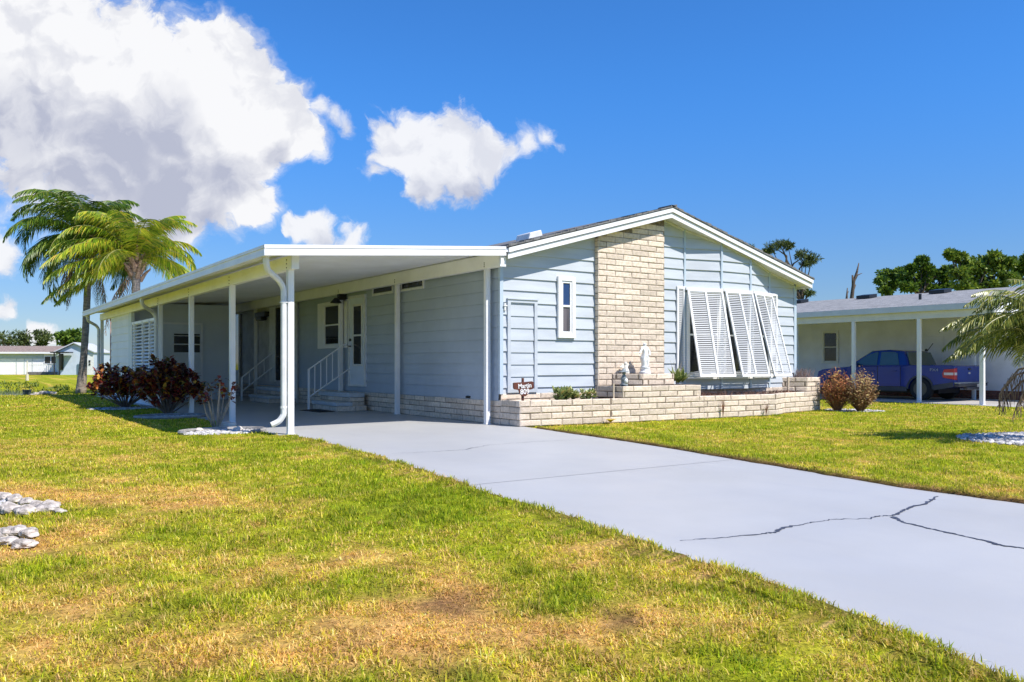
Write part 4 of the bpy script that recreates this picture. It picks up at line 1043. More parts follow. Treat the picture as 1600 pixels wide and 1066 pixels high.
tree('broadleaf_tree', 'leafy tree at the right edge above the young palm', 'tree', bt(1620, 560, 50),
     [(1585, 412, 12, 7), (1600, 405, 14, 9), (1615, 418, 20, 14), (1575, 408, 7, 5), (1596, 425, 9, 7)], 50, LEAFD, BARK, 520, .25, at(1612, 450, 50), TG, tr=.16, seed=14)
# left-hand distant trees
def bl(px, z): p = at(px, 585, z); p.z = -.2; return p
TL = 'trees beyond the white house across the pond'
tree('pine_tree', 'dark low pine at the left edge beyond the brown roof', 'pine tree', bl(12, 120), [(8, 524, 14, 4), (-12, 526, 14, 5), (18, 531, 12, 4), (2, 535, 14, 4), (30, 535, 10, 4)], 120, PINEN, BARK, 230, .55, at(8, 545, 120), TL, tr=.25, aspect=4, seed=15)
tree('pine_tree', 'paler round pine second from the left beyond the brown roof', 'pine tree', bl(33, 120), [(33, 522, 11, 5), (40, 528, 9, 5), (28, 530, 9, 4), (37, 536, 8, 3)], 120, PINEN, BARK, 230, .55, at(33, 545, 120), TL, tr=.25, aspect=4, seed=16)
tree('pine_tree', 'open umbrella-shaped pine beyond the brown roof', 'pine tree', bl(63, 120), [(60, 520, 10, 3), (68, 524, 9, 3), (73, 530, 8, 3), (62, 528, 7, 3), (60, 537, 7, 2), (68, 536, 6, 2)], 120, PINEN, BARK, 230, .55, at(62, 545, 120), TL, tr=.25, aspect=4, seed=17)
tree('broadleaf_tree', 'bushy green tree between the brown roof and the tall palm', 'tree', bl(108, 105), [(95, 526, 8, 6), (108, 528, 12, 10), (118, 522, 10, 9), (105, 538, 12, 6), (125, 535, 10, 8)], 105, LEAFD, BARK, 560, .5, at(108, 548, 105), TL, tr=.25, seed=18)

# croton shrubs
CROT = leafmat('croton_leaf', [(0, (.05, .016, .018)), (.35, (.15, .024, .025)), (.6, (.30, .04, .03)), (.8, (.07, .10, .025)), (.91, (.6, .2, .04)), (1, (.6, .45, .06))], .32, .2, .5)
CROTS = leafmat('sparse_croton_leaf', [(0, (.10, .015, .018)), (.4, (.22, .03, .03)), (.6, (.03, .05, .015)), (.8, (.35, .14, .05)), (1, (.5, .5, .06))], .35, .2)
STEML = pmat('pale_shrub_stem', (.40, .33, .25), .8, .25, 12)
STEMD = pmat('grey_shrub_stem', (.20, .16, .14), .8, .25, 12)
def croton(label, base, w_, h_, nst, leafm, stemm, tufts, seed, L=.15, nl=16, group='croton shrubs along the carport posts', spread=1.):
    random.seed(seed); t = thing('croton_shrub', label, 'shrub', tuple(base), group); s = MB(); lf = MB(); base = V(base)
    tips = []
    for k in range(nst):
        a = k * 2.4 + random.uniform(-.3, .3); rr = math.sqrt((k + .5) / nst) * w_ * spread
        tip = base + V((math.cos(a) * rr, math.sin(a) * rr, h_ * random.uniform(.62, 1.) * (1 - .28 * (rr / w_) ** 2)))
        m_ = base.lerp(tip, .5) + V((math.cos(a), math.sin(a), 0)) * rr * random.uniform(0, .25)
        s.tube([base + V((math.cos(a), math.sin(a), 0)) * .03, m_, tip], [.014, .010, .006], 5); tips.append(tip)
        for j in range(tufts):
            f = random.uniform(.45, .98); p = (m_.lerp(tip, (f - .5) * 2) if f > .5 else base.lerp(m_, f * 2)); b2 = p + V((random.uniform(-1, 1), random.uniform(-1, 1), random.uniform(.1, .9))) * .16
            s.tube([p, b2], [.006, .004], 4); tips.append(b2)
    for tip in tips:
        for j in range(nl):
            a = random.uniform(0, 6.28); e = random.uniform(-.2, 1.25); d = V((math.cos(a) * math.cos(e), math.sin(a) * math.cos(e), math.sin(e)))
            sd = d.cross(V((0, 0, 1))); sd = sd.normalized() if sd.length > .1 else V((1, 0, 0))
            leafstrip(lf, tip - V((random.uniform(-.03, .03), random.uniform(-.03, .03), random.uniform(0, .13))), d, sd, L * random.uniform(.6, 1.1), L * .46, .42, 3)
    s.build('branches', stemm, t); lf.build('leaves', leafm, t)
b1 = gnd(196, 637); croton('dark maroon croton shrub, farthest along the carport posts', b1, .85, 1.02, 34, CROT, STEMD, 5, 41, .15, 13)
b2_ = gnd(262, 648); croton('tallest dense maroon croton shrub between two carport posts', b2_, .66, 1.2, 36, CROT, STEMD, 5, 43, .15, 14)
b3 = gnd(337, 669.5); croton('sparse leggy croton shrub with bare pale stems nearest the downspout', b3, .34, .86, 9, CROTS, STEML, 0, 46, .13, 11)

# brown bushes on the right
DRYL = leafmat('dried_bush_leaf', [(0, (.14, .04, .02)), (.5, (.42, .14, .04)), (.8, (.50, .25, .07)), (1, (.42, .32, .08))], .7, .15)
DRYL2 = leafmat('dried_bush_leaf_tan', [(0, (.2, .10, .04)), (.6, (.44, .27, .11)), (1, (.40, .34, .12))], .7, .15)
def bush(label, base, w_, h_, leafm, seed):
    random.seed(seed); t = thing('dried_bush', label, 'bush', tuple(base), 'dried bushes beside the planter end'); s = MB(); lf = MB(); base = V(base)
    for k in range(110):
        a = k * 2.4; rr = math.sqrt(k / 110) * w_; hh = h_ * (1 - .35 * (rr / w_) ** 2) * random.uniform(.5, 1.08)
        tip = base + V((math.cos(a) * rr, math.sin(a) * rr, hh)); m_ = base.lerp(tip, .55) + V((math.cos(a), math.sin(a), 0)) * rr * .12
        s.tube([base + V((math.cos(a) * .04, math.sin(a) * .04, 0)), m_, tip], [.010, .006, .003], 4)
        for j in range(22):
            p = m_.lerp(tip, random.uniform(-.3, 1.05)) + V((random.gauss(0, .03), random.gauss(0, .03), random.gauss(0, .03)))
            o = V((random.gauss(0, 1), random.gauss(0, 1), random.gauss(.5, 1))).normalized(); sd = o.orthogonal().normalized(); L = random.uniform(.035, .075)
            lf.add([p, p + o * L * .5 - sd * L * .2, p + o * L, p + o * L * .5 + sd * L * .2], [(0, 1, 2, 3)])
    s.build('branches', pmat('dry_brown_twig', (.25, .12, .065), .8, .25, 12), t); lf.build('leaves', leafm, t)
bush('reddish brown dried bush, left of the pair by the planter', gnd(1308, 642), .34, .90, DRYL, 51)
bush('tan dried bush, right of the pair by the planter', gnd(1344, 643), .36, .84, DRYL2, 52)

# ------------------------------------------------------------------ gravel beds and edging
GRAV = pmat('white_gravel', (.48, .47, .47), .8, .1, 5, .5, 90, island=.5)
STONE = pmat('pale_border_stone', (.56, .50, .44), .85, .4, 16, 1.0, 45)
def rock(mb, c, r, flat=.6):
    n = 7; k = len(mb.v); c = V(c); ph = random.uniform(0, 6); ring = [(.55, -.4), (1, .0), (.75, .55)]
    for (q, h) in ring:
        for i in range(n):
            a = ph + i * 6.283 / n; rr = r * q * random.uniform(.78, 1.15); mb.v.append((c.x + math.cos(a) * rr, c.y + math.sin(a) * rr * .85, c.z + h * r * flat + random.uniform(-.1, .1) * r))
    mb.v.append((c.x, c.y, c.z + r * flat * .9))
    for j in range(2):
        for i in range(n): mb.f.append((k + j * n + i, k + j * n + (i + 1) % n, k + (j + 1) * n + (i + 1) % n, k + (j + 1) * n + i))
    for i in range(n): mb.f.append((k + 2 * n + i, k + 2 * n + (i + 1) % n, k + 3 * n))
def gravel(label, cx, cy, ra, rb, n, r, seed):
    random.seed(seed); mb = MB()
    for _ in range(n):
        a = random.uniform(0, 6.283); q = math.sqrt(random.random()); x = cx + math.cos(a) * ra * q; y = cy + math.sin(a) * rb * q
        rr = r * random.uniform(.5, 1.3); rock(mb, (x, y, float(gz(x, y)) + rr * .25), rr)
    o = mb.build('gravel', GRAV, loc=(cx, cy, 0)); tag(o, label, 'gravel', 'white gravel beds', kind='stuff')
gravel('white gravel ring round the sparse croton', -4.12, 1.10, .60, .40, 620, .026, 61)
gravel('white gravel ring round the tallest croton', -3.98, 5.1, .58, .46, 500, .028, 62)
gravel('gravel ring round the farthest croton', -4.2, 8.9, .68, .55, 420, .03, 63)
gravel('white gravel bed under the young palm at the right edge', 4.45, -6.2, 1.12, .95, 1500, .036, 64)
gravel('pinkish gravel under the two dried bushes', 8.55, -.75, .6, .6, 380, .025, 65)
gravel('white gravel in the upper rock bed at the left edge', -7.95, -4.35, .85, .55, 900, .03, 66)
gravel('white gravel in the lower rock bed at the left edge', -7.98, -5.5, .8, .5, 900, .03, 67)
random.seed(70)
SP = [((4, 781), .085, 'leftmost stone of the back row of the upper rock bed at the left edge'), ((22, 784), .08, 'second stone from the left in the back row of the upper rock bed'), ((41, 789), .08, 'third stone from the left in the back row of the upper rock bed'), ((58, 794), .075, 'rightmost stone of the back row of the upper rock bed'),
      ((16, 800), .10, 'broad pale stone at the front left of the upper rock bed'), ((40, 803), .10, 'broad pale stone at the front middle of the upper rock bed'), ((76, 797), .115, 'largest grey arched stone at the right tip of the upper rock bed'), ((93, 802), .04, 'smallest stone lying apart right of the upper rock bed'),
      ((6, 839), .08, 'leftmost stone along the top of the lower rock bed'), ((24, 836), .085, 'middle stone along the top of the lower rock bed'), ((44, 838), .085, 'right end stone of the lower rock bed'), ((37, 855), .07, 'front right stone of the lower rock bed'), ((12, 850), .06, 'front left stone of the lower rock bed')]
def roughrock(c, r, sq=.62, nz=5):
    m = MB(); n1, n2 = 12, 22; c = V(c); o = V((random.uniform(0, 50),) * 3); k = len(m.v); st = random.uniform(.7, 1.2)
    for i in range(n1 + 1):
        th = math.pi * i / n1
        for j in range(n2):
            a = 2 * math.pi * j / n2; d = V((math.sin(th) * math.cos(a), math.sin(th) * math.sin(a), math.cos(th)))
            q = 1 + .42 * mnoise.noise(d * 1.2 + o) + .14 * mnoise.noise(d * 3.1 + o) + .05 * mnoise.noise(d * 7 + o)
            m.v.append(tuple(c + V((d.x * r * q * st, d.y * r * q, max(-.4, d.z) * r * q * sq))))
    for i in range(n1):
        for j in range(n2): m.f.append((i * n2 + j, (i + 1) * n2 + j, (i + 1) * n2 + (j + 1) % n2, i * n2 + (j + 1) % n2))
    return m
for (px, py), r, lb in SP:
    p = gnd(px, py); m2 = roughrock((p.x, p.y, .015), r * .86, .5).build('border_stone', STONE, loc=(p.x, p.y, 0))
    tag(m2, lb, 'stone', 'border stones of the upper rock bed' if py < 820 else 'border stones of the lower rock bed')
for (px, py, r, lb) in ((355, 668, .12, 'large white rock in the gravel below the sparse croton'), (312, 674, .05, 'small white rock at the left of the sparse croton ring'), (372, 673, .06, 'low white rock at the right of the sparse croton ring')):
    p = gnd(px, py); m = roughrock((p.x, p.y, .02), r); o = m.build('rock', pmat('white_rock', (.68, .62, .56), .85, .15, 8, .8, 40), loc=(p.x, p.y, 0)); tag(o, lb, 'rock')
def edging(label, cx, cy, ra, rb, a0, a1, z=.0):
    m = MB(); P = [(cx + math.cos(a) * ra, cy + math.sin(a) * rb, z + .02) for a in np.linspace(R(a0), R(a1), 26)]; m.tube(P, .028, 6)
    tag(m.build('edging', pmat('edging_concrete', (.30, .29, .28), .8, .2, 8, .3, 50), loc=(cx, cy, 0)), label, 'garden edging', 'curved edging round the croton beds')
edging('dark curved edging round the sparse croton', -4.12, 1.10, .60, .42, -60, 200)
edging('curved edging round the tallest croton', -3.98, 5.1, .62, .5, 0, 359)

# young palm at the right edge
random.seed(81)
pc = V((4.72, -6.42, .0)); t = thing('young_palm', 'young palm at the right edge with drooping green fronds and dry lower fronds', 'palm tree', tuple(pc))
m = MB(); m.tube([pc, pc + V((0, 0, .35)), pc + V((0, 0, .8))], [.2, .17, .12], 10)
for k in range(14): a = k * 2.4; p = pc + V((math.cos(a) * .12, math.sin(a) * .12, .12 + k * .04)); m.tube([p, p + V((math.cos(a) * .1, math.sin(a) * .1, .2))], [.05, .02], 5)
m.build('trunk', HUSK, t)
lf = MB(); st = MB(); hd = pc + V((0, 0, 1.02))
PALMYO = leafmat('young_palm_leaflet', [(0, (.06, .10, .02)), (.5, (.19, .24, .045)), (.85, (.40, .40, .09)), (1, (.5, .46, .16))], .35, .35, .6)
for (az, el, L, dr) in [(146, 72, 1.6, 2.0), (150, 56, 1.75, 1.9), (138, 44, 1.7, 1.7), (160, 40, 1.75, 1.6), (170, 60, 1.6, 1.9), (120, 62, 1.5, 2.), (190, 48, 1.6, 1.7), (100, 45, 1.5, 1.7), (146, 32, 1.6, 1.3), (210, 60, 1.5, 1.8), (70, 60, 1.5, 1.9), (30, 50, 1.5, 1.8), (-20, 60, 1.5, 1.8), (-60, 50, 1.5, 1.8), (-100, 60, 1.5, 1.8), (240, 40, 1.5, 1.8), (150, 66, 1.75, 1.75), (142, 50, 1.8, 1.6), (165, 52, 1.7, 1.7), (176, 74, 1.6, 1.9), (155, 84, 1.5, 1.6), (130, 78, 1.6, 1.8), (180, 30, 1.5, 1.4), (125, 30, 1.5, 1.3)]:
    frond(lf, st, hd, R(az), R(el), L * 1.06, dr * .95, .44, n=72, wd=.017, plum=.5)
c = lf.build('crown', PALMYO, t); st.build('frond_stem', STEMG, c)
lf = MB(); st = MB()
for (az, el, L, dr) in [(146, 22, 1.35, 2.3), (160, 10, 1.2, 2.0), (132, 14, 1.25, 2.1), (185, 5, 1.1, 1.8), (150, -10, 1.1, 1.2), (120, 0, 1.1, 1.6), (172, 20, 1.3, 2.3)]: frond(lf, st, hd - V((0, 0, .12)), R(az), R(el), L, dr, .42, n=15, wd=.012, dead=True)
d = lf.build('dead_fronds', PALMD, t); st.build('frond_stem', HUSK, d)

# ------------------------------------------------------------------ sign, statues, plants in the planter
def text(s, size, loc, rot, mat, parent, name='lettering', ext=.003, sx=1.):
    c = bpy.data.curves.new(name, 'FONT'); c.body = s; c.size = size; c.extrude = ext; c.align_x = 'CENTER'; c.align_y = 'CENTER'; c.offset = size * .012
    c.materials.append(mat); tmp = bpy.data.objects.new('tmp', c); COL.objects.link(tmp); bpy.context.view_layer.update()
    me = bpy.data.meshes.new_from_object(tmp.evaluated_get(bpy.context.evaluated_depsgraph_get())); me.name = name; bpy.data.objects.remove(tmp)
    o = bpy.data.objects.new(name, me); COL.objects.link(o); q = parent
    while q.parent: q = q.parent
    o.location = V(loc) - q.location; o.rotation_euler = rot; o.scale = (sx, 1, 1); o.parent = parent; return o
SY = -.36
sg = thing('address_sign', 'dark red wooden name sign reading Martin 809 in the planter corner', 'sign', (.2, SY, .33))
m = MB(); m.box(.183, SY + .004, .33, .219, SY + .03, .765); m.build('stake', WOODD, sg, bevel=.003)
m = MB()
m.prism([(.0, SY - .018, .60), (.03, SY - .018, .585), (.10, SY - .018, .575), (.12, SY - .018, .52), (.17, SY - .018, .472), (.24, SY - .018, .472), (.30, SY - .018, .52), (.315, SY - .018, .575), (.37, SY - .018, .585), (.40, SY - .018, .60), (.395, SY - .018, .70), (.36, SY - .018, .712), (.2, SY - .018, .70), (.03, SY - .018, .695), (-.005, SY - .018, .69)], (0, .022, 0))
bd = m.build('board', WOODD, sg, bevel=.004)
text('Martin', .105, (.215, SY - .022, .638), (R(90), R(-4), 0), WHITE, bd, sx=.95)
text('809', .115, (.215, SY - .022, .545), (R(90), R(-4), 0), WHITE, bd, sx=1.05)
STAT = pmat('white_statue_paint', (.78, .79, .80), .5, .1, 14, .3, 60)
STATG = pmat('grey_figurine', (.22, .26, .28), .7, .3, 12, .3, 50)
def skin(name, edges, pts, mat, parent, root=0):
    me = bpy.data.meshes.new(name); q = parent
    while q.parent: q = q.parent
    me.from_pydata([tuple(V(p[:3]) - q.location) for p in pts], edges, []); o = bpy.data.objects.new(name, me); COL.objects.link(o); o.parent = parent
    me.materials.append(mat); o.modifiers.new('skin', 'SKIN')
    for i, p in enumerate(pts): d = me.skin_vertices[0].data[i]; d.radius = (p[3], p[3] * (p[4] if len(p) > 4 else 1)); d.use_root = (i == root)
    s = o.modifiers.new('sub', 'SUBSURF'); s.levels = 2; s.render_levels = 2; return o
sx_, sy_, sz_ = 2.86, -.36, .82
stt = thing('garden_statue', 'white statue of a draped standing figure on the top tier of the planter', 'statue', (sx_, sy_, sz_))
m = MB(); m.lathe([(.105, 0), (.105, .03), (.085, .045), (.08, .09), (.09, .1), (.09, .115)], (sx_, sy_, sz_), 16); m.build('plinth', STAT, stt)
skin('figure', [(0, 1), (1, 2), (2, 3), (3, 4), (2, 5), (5, 6), (6, 7), (2, 8), (8, 9), (9, 10), (0, 11), (11, 12), (12, 13), (0, 14), (14, 15), (15, 16)],
     [(sx_, sy_, sz_ + .34, .072), (sx_ - .005, sy_, sz_ + .40, .045), (sx_ - .01, sy_, sz_ + .455, .068), (sx_ - .012, sy_ - .005, sz_ + .495, .020), (sx_ - .02, sy_ - .01, sz_ + .55, .048),
      (sx_ - .07, sy_, sz_ + .45, .024), (sx_ - .115, sy_ - .01, sz_ + .39, .020), (sx_ - .165, sy_ - .03, sz_ + .355, .017),
      (sx_ + .055, sy_, sz_ + .45, .024), (sx_ + .105, sy_ - .01, sz_ + .38, .020), (sx_ + .07, sy_ - .04, sz_ + .32, .016),
      (sx_ - .03, sy_ - .005, sz_ + .30, .040), (sx_ - .04, sy_ - .02, sz_ + .22, .036), (sx_ - .035, sy_, sz_ + .12, .030),
      (sx_ + .03, sy_ - .005, sz_ + .30, .040), (sx_ + .045, sy_ - .01, sz_ + .22, .040), (sx_ + .055, sy_, sz_ + .12, .034)], STAT, stt)
m = MB(); m.lathe([(.085, .11), (.075, .15), (.08, .22), (.10, .28), (.07, .35)], (sx_ + .015, sy_ + .02, sz_), 14, sy=.6); m.build('drapery', STAT, stt, smooth=True)
# small white winged figurine
fx_, fy_ = 2.52, -.22
m = MB(); m.lathe([(.075, 0), (.07, .04), (.05, .09), (.03, .15), (.035, .18), (.02, .21)], (fx_, fy_, .82), 12)
m.prism([(fx_ - .13, fy_, .93), (fx_, fy_ - .01, .90), (fx_ + .02, fy_, .98), (fx_ - .06, fy_, .99)], (0, .03, 0)); m.prism([(fx_ + .02, fy_, .90), (fx_ + .10, fy_, .98), (fx_ + .03, fy_, 1.0)], (0, .03, 0))
tag(m.build('garden_figurine', pmat('cream_figurine', (.72, .68, .6), .6, .15, 14, .3, 60), loc=(fx_, fy_, .82), smooth=False, bevel=.006), 'small cream winged figurine left of the white statue', 'figurine')
gx_, gy_ = 2.14, -.60
gt = thing('garden_figurine', 'grey green figurine with a wide hat on the middle tier corner', 'figurine', (gx_, gy_, .615))
m = MB(); m.lathe([(.07, 0), (.065, .03), (.045, .05), (.05, .09), (.055, .13), (.035, .17), (.02, .19), (.032, .21), (.03, .24), (.015, .26)], (gx_, gy_, .615), 14); m.build('figure', STATG, gt, smooth=True)
m = MB(); m.lathe([(.10, 0), (.085, .012), (.04, .02), (.03, .05), (.012, .06)], (gx_, gy_, .85), 14, sx=1.1); m.build('hat', STATG, gt, smooth=True)
m = MB(); m.lathe([(.035, 0), (.042, .05), (.02, .09)], (gx_ + .01, gy_ - .035, .66), 10); m.build('apron', STAT, gt, smooth=True)
m = MB(); m.box(1.905, -.60, .33, 1.925, -.58, .66); tag(m.build('garden_stake', pmat('pale_wood', (.6, .5, .38), .8, .1), loc=(1.915, -.59, .33)), 'pale wooden stake standing in the planter below the chimney', 'stake')
m = MB(); m.box(7.02, -.25, .33, 7.05, -.22, .72); tag(m.build('garden_stake', MATS['pale_wood'], loc=(7.03, -.24, .33)), 'pale wooden stake standing in front of the planter end pier', 'stake')
SUCC = leafmat('succulent_leaf', [(0, (.14, .20, .06)), (.5, (.36, .42, .16)), (.85, (.55, .55, .25)), (1, (.65, .3, .12))], .45, .2)
def rosette(name, label, cat, c, n, L, wd, leafm, heads, seed, spread, bend=.2, e0=.2, group=None):
    random.seed(seed); m = MB()
    for h in range(heads):
        p = V(c) + V((random.uniform(-1, 1) * spread[0], random.uniform(-1, 1) * spread[1], random.uniform(0, 1) * spread[2]))
        for k in range(n):
            a = k * 2.4; e = random.uniform(e0, 1.4); d = V((math.cos(a) * math.cos(e), math.sin(a) * math.cos(e), math.sin(e))); sd = d.cross(V((0, 0, 1))); sd = sd.normalized() if sd.length > .1 else V((1, 0, 0))
            leafstrip(m, p, d, sd, L * random.uniform(.6, 1.1), wd, bend, 3)
    return tag(m.build(name, leafm, loc=tuple(c)), label, cat, group)
rosette('succulent_plant', 'pale green succulent clump in the planter right of the sign', 'plant', (1.0, -.42, .38), 16, .16, .048, SUCC, 26, 91, (.20, .12, .15))
rosette('succulent_plant', 'smaller reddish succulent clump between the larger clump and the chimney', 'plant', (1.42, -.42, .37), 14, .12, .036, SUCC, 16, 92, (.15, .1, .13))
rosette('agave_plant', 'green leafy plant at the chimney right corner', 'plant', (3.64, -.40, .62), 12, .27, .06, leafmat('agave_leaf', [(0, (.12, .18, .04)), (1, (.42, .45, .14))], .4, .2), 6, 93, (.12, .08, .10), .12, .5)
m = MB(); random.seed(95)
for k in range(9):
    a = random.uniform(0, 6.28); b = V((3.66, -.35, .62)); m.tube([b, b + V((math.cos(a) * .05, math.sin(a) * .05, .2)), b + V((math.cos(a) * .14, math.sin(a) * .1, random.uniform(.3, .5)))], [.006, .004, .002], 4)
tag(m.build('dry_stalks', STEML, loc=(3.66, -.35, .6)), 'thin dry stalks rising from the leafy plant by the chimney', 'plant')
def weeds(label, c, ext, n, h, seed, mat=None):
    random.seed(seed); m = MB()
    for k in range(n):
        b = V(c) + V((random.uniform(-1, 1) * ext[0], random.uniform(-1, 1) * ext[1], 0)); a = random.uniform(0, 6.28); q = random.uniform(.03, .12); hh = h * random.uniform(.5, 1)
        m.tube([b, b + V((math.cos(a) * q * .4, math.sin(a) * q * .4, hh * .6)), b + V((math.cos(a) * q, math.sin(a) * q, hh))], [.004, .003, .0015], 3, cap=False)
    tag(m.build('dry_weeds', mat or pmat('dry_weed', (.28, .15, .10), .8, .3, 10), loc=tuple(c)), label, 'weeds', 'dry weeds in the planter')
weeds('brown dry weeds in the planter under the left awning shutter', (4.45, -.5, .33), (.4, .15), 260, .16, 96)
weeds('brown dry weeds in the planter under the middle awning shutter', (5.5, -.55, .33), (.45, .15), 260, .15, 97)
weeds('brown dry weeds in front of the planter end pier', (6.6, -.35, .33), (.4, .12), 240, .14, 98)
weeds('pale dry twigs on top of the planter end pier', (7.7, -.05, .66), (.22, .18), 200, .26, 99, pmat('pale_twig', (.36, .27, .24), .8, .2))
for (x, y, h) in ((4.33, -.86, .34), (5.47, -.92, .22)):
    random.seed(int(x * 100)); m = MB()
    for k in range(22):
        a = random.uniform(-1, 1); m.tube([(x, y, 0), (x + a * .03, y - .01, h * .6), (x + a * .09, y - random.uniform(0, .03), h * random.uniform(.6, 1.25))], [.004, .003, .0015], 3, cap=False)
    tag(m.build('dead_vine', pmat('dead_vine', (.30, .15, .09), .8, .3, 10), loc=(x, y, 0)), 'dead brown vine climbing the planter below the %s awning shutter' % ('left' if x < 5 else 'middle'), 'vine')
m = MB(); random.seed(5)
for k in range(14):
    a = k * 2.4; leafstrip(m, (1.66, -.80, .02), V((math.cos(a), math.sin(a), .9)), V((-math.sin(a), math.cos(a), 0)), .13, .05, .3, 3)
tag(m.build('yellow_plant', leafmat('yellow_leaf', [(0, (.5, .36, .02)), (1, (.65, .5, .05))], .5, .2), loc=(1.66, -.8, 0)), 'small bright yellow plant at the foot of the planter', 'plant')

# ------------------------------------------------------------------ NEIGHBOUR HOUSE
nh = thing('neighbour_house', 'white neighbouring house with grey shingle roof and red brick base on the right', 'house', (24, 5, -.2))
GZ = -.2; NX = 21.3; NW = pmat('neighbour_white_siding', (.82, .84, .92), .55, .06, 1.5)
mb = MB(); lap(mb, (NX, 0, 0), (0, 1, 0), (-1, 0, 0), -4, 16, .10, 2.75, .2, 0, (), .010); mb.box(NX + .003, -4, GZ, 30.3, 16, 2.7)
mb.build('wall', NW, nh)
mo = MB(); b = MB(); bricks(b, (NX - .02, 0, 0), (0, 1, 0), (-1, 0, 0), -4, 16, GZ, .10, .09, L=.2, Hc=.075, gap=.01, mortar=mo); o = b.build('brick_base', BRICKR, nh); mo.build('mortar', MORTAR, o)
window(nh, (NX - .01, 8.25, 1.0), (0, 1, 0), (-1, 0, 0), .72, 1.28, WHITE, None, (.5,), fw=.06, proud=.05)
mb = MB(); mb.box(NX - .03, 4.2, .12, NX - .008, 5.0, 1.95); ud = mb.build('utility_door', NW, nh, bevel=.01)
mb = MB(); mb.box(NX - .045, 4.15, .12, NX - .031, 4.2, 2.0); mb.box(NX - .045, 5.0, .12, NX - .031, 5.05, 2.0); mb.box(NX - .045, 4.2, 1.95, NX - .031, 5.0, 2.0); mb.build('door_frame', NW, ud)
def nroof(m, y0, y1):
    m.prism([(17.0, y0, 2.72), (25.7, y0, 3.84), (25.7, y0, 3.88), (17.0, y0, 2.76)], (0, y1 - y0, 0)); m.prism([(31, y0, 2.9), (25.7, y0, 3.84), (25.7, y0, 3.88), (31, y0, 2.94)], (0, y1 - y0, 0))
mb = MB(); nroof(mb, .45, 17)
mb.prism([(20.9, -4.4, 3.22), (25.7, -4.4, 3.84), (25.7, -4.4, 3.88), (20.9, -4.4, 3.26)], (0, 4.84, 0)); mb.prism([(31, -4.4, 2.9), (25.7, -4.4, 3.84), (25.7, -4.4, 3.88), (31, -4.4, 2.94)], (0, 4.84, 0))
nr = mb.build('roof', SHINGL, nh)
mb = MB(); mb.prism([(20.95, -4.38, 3.22), (25.7, -4.38, 3.83), (31, -4.38, 2.9), (31, -4.38, 2.6), (20.95, -4.38, 2.6)], (0, .03, 0)); mb.prism([(17.0, .45, 2.60), (20.93, .45, 2.60), (20.93, .45, 3.21), (17.0, .45, 2.715)], (0, .03, 0)); mb.build('gable', NW, nh)
for (px, py, a) in ((1250, 475, .5), (1354, 467, .6), (1469, 457, .6)):
    X = 24.4; v = RT * ((px - 800) / FOC) + FW; k = (X - CAM.x) / v.x; y = CAM.y + k * v.y; zr = 2.76 + (X - 17) * .1287
    m = MB(); m.prism([(X - .28, y - a / 2, zr - .02), (X + .28, y - a / 2, zr + .05), (X + .28, y - a / 2, zr + .2), (X - .28, y - a / 2, zr + .12)], (0, a, 0)); m.build('roof_vent', DARKG, nr, bevel=.01)
m = MB(); m.tube([(20.6, 4.6, 3.15), (20.6, 4.6, 3.42)], .05, 8); m.build('vent_pipe', DARKG, nr)
nc = thing('neighbour_carport', 'white carport of the neighbouring house sheltering the blue pickup', 'carport', (19, 5, -.2))
mb = MB(); mb.box(16.98, .45, 2.58, 17.06, 15, 2.755); mb.build('gutter', pmat('bluish_gutter', (.60, .64, .70), .4, .05), nc)
mb = MB(); mb.box(17.08, .55, 2.36, 17.18, 15, 2.60); mb.build('beam', pmat('neighbour_beam', (.70, .68, .62), .5, .05), nc)
mb = MB(); mb.box(17.15, .47, 2.40, 20.9, .55, 2.68); mb.box(17.05, .55, 2.605, 21.2, 15, 2.66); mb.build('ceiling', CEIL, nc)
for yy in (.79, 2.67, 4.88, 7.1, 9.3): post(17.13, yy, 2.36, GZ, .10).build('post', WHITE, nc, bevel=.003)
post(20.5, 2.72, 2.6, GZ, .10).build('post', WHITE, nc, bevel=.003); post(17.3, .9, 2.6, GZ, .09).build('post', WHITE, nc)
mb = MB(); mb.prism([(16.7, -.2, GZ - .05), (21.3, -3.5, GZ - .05), (21.3, 15, GZ - .05), (16.7, 15, GZ - .05)], (0, 0, .06))
struct(mb, 'neighbour_driveway', pmat('pale_concrete', (.42, .40, .38), .8, .12, 2, .3, 40))
nl = MB(); nl.lathe([(.03, 0), (.07, .05), (.08, .16), (.03, .22)], (21.15, 10.2, 1.9), 12); nl.box(21.2, 10.16, 2.0, 21.3, 10.24, 2.1); tag(nl.build('porch_lamp', DARKG, loc=(21.2, 10.2, 1.9)), 'black porch lamp on the neighbouring house wall', 'lamp')

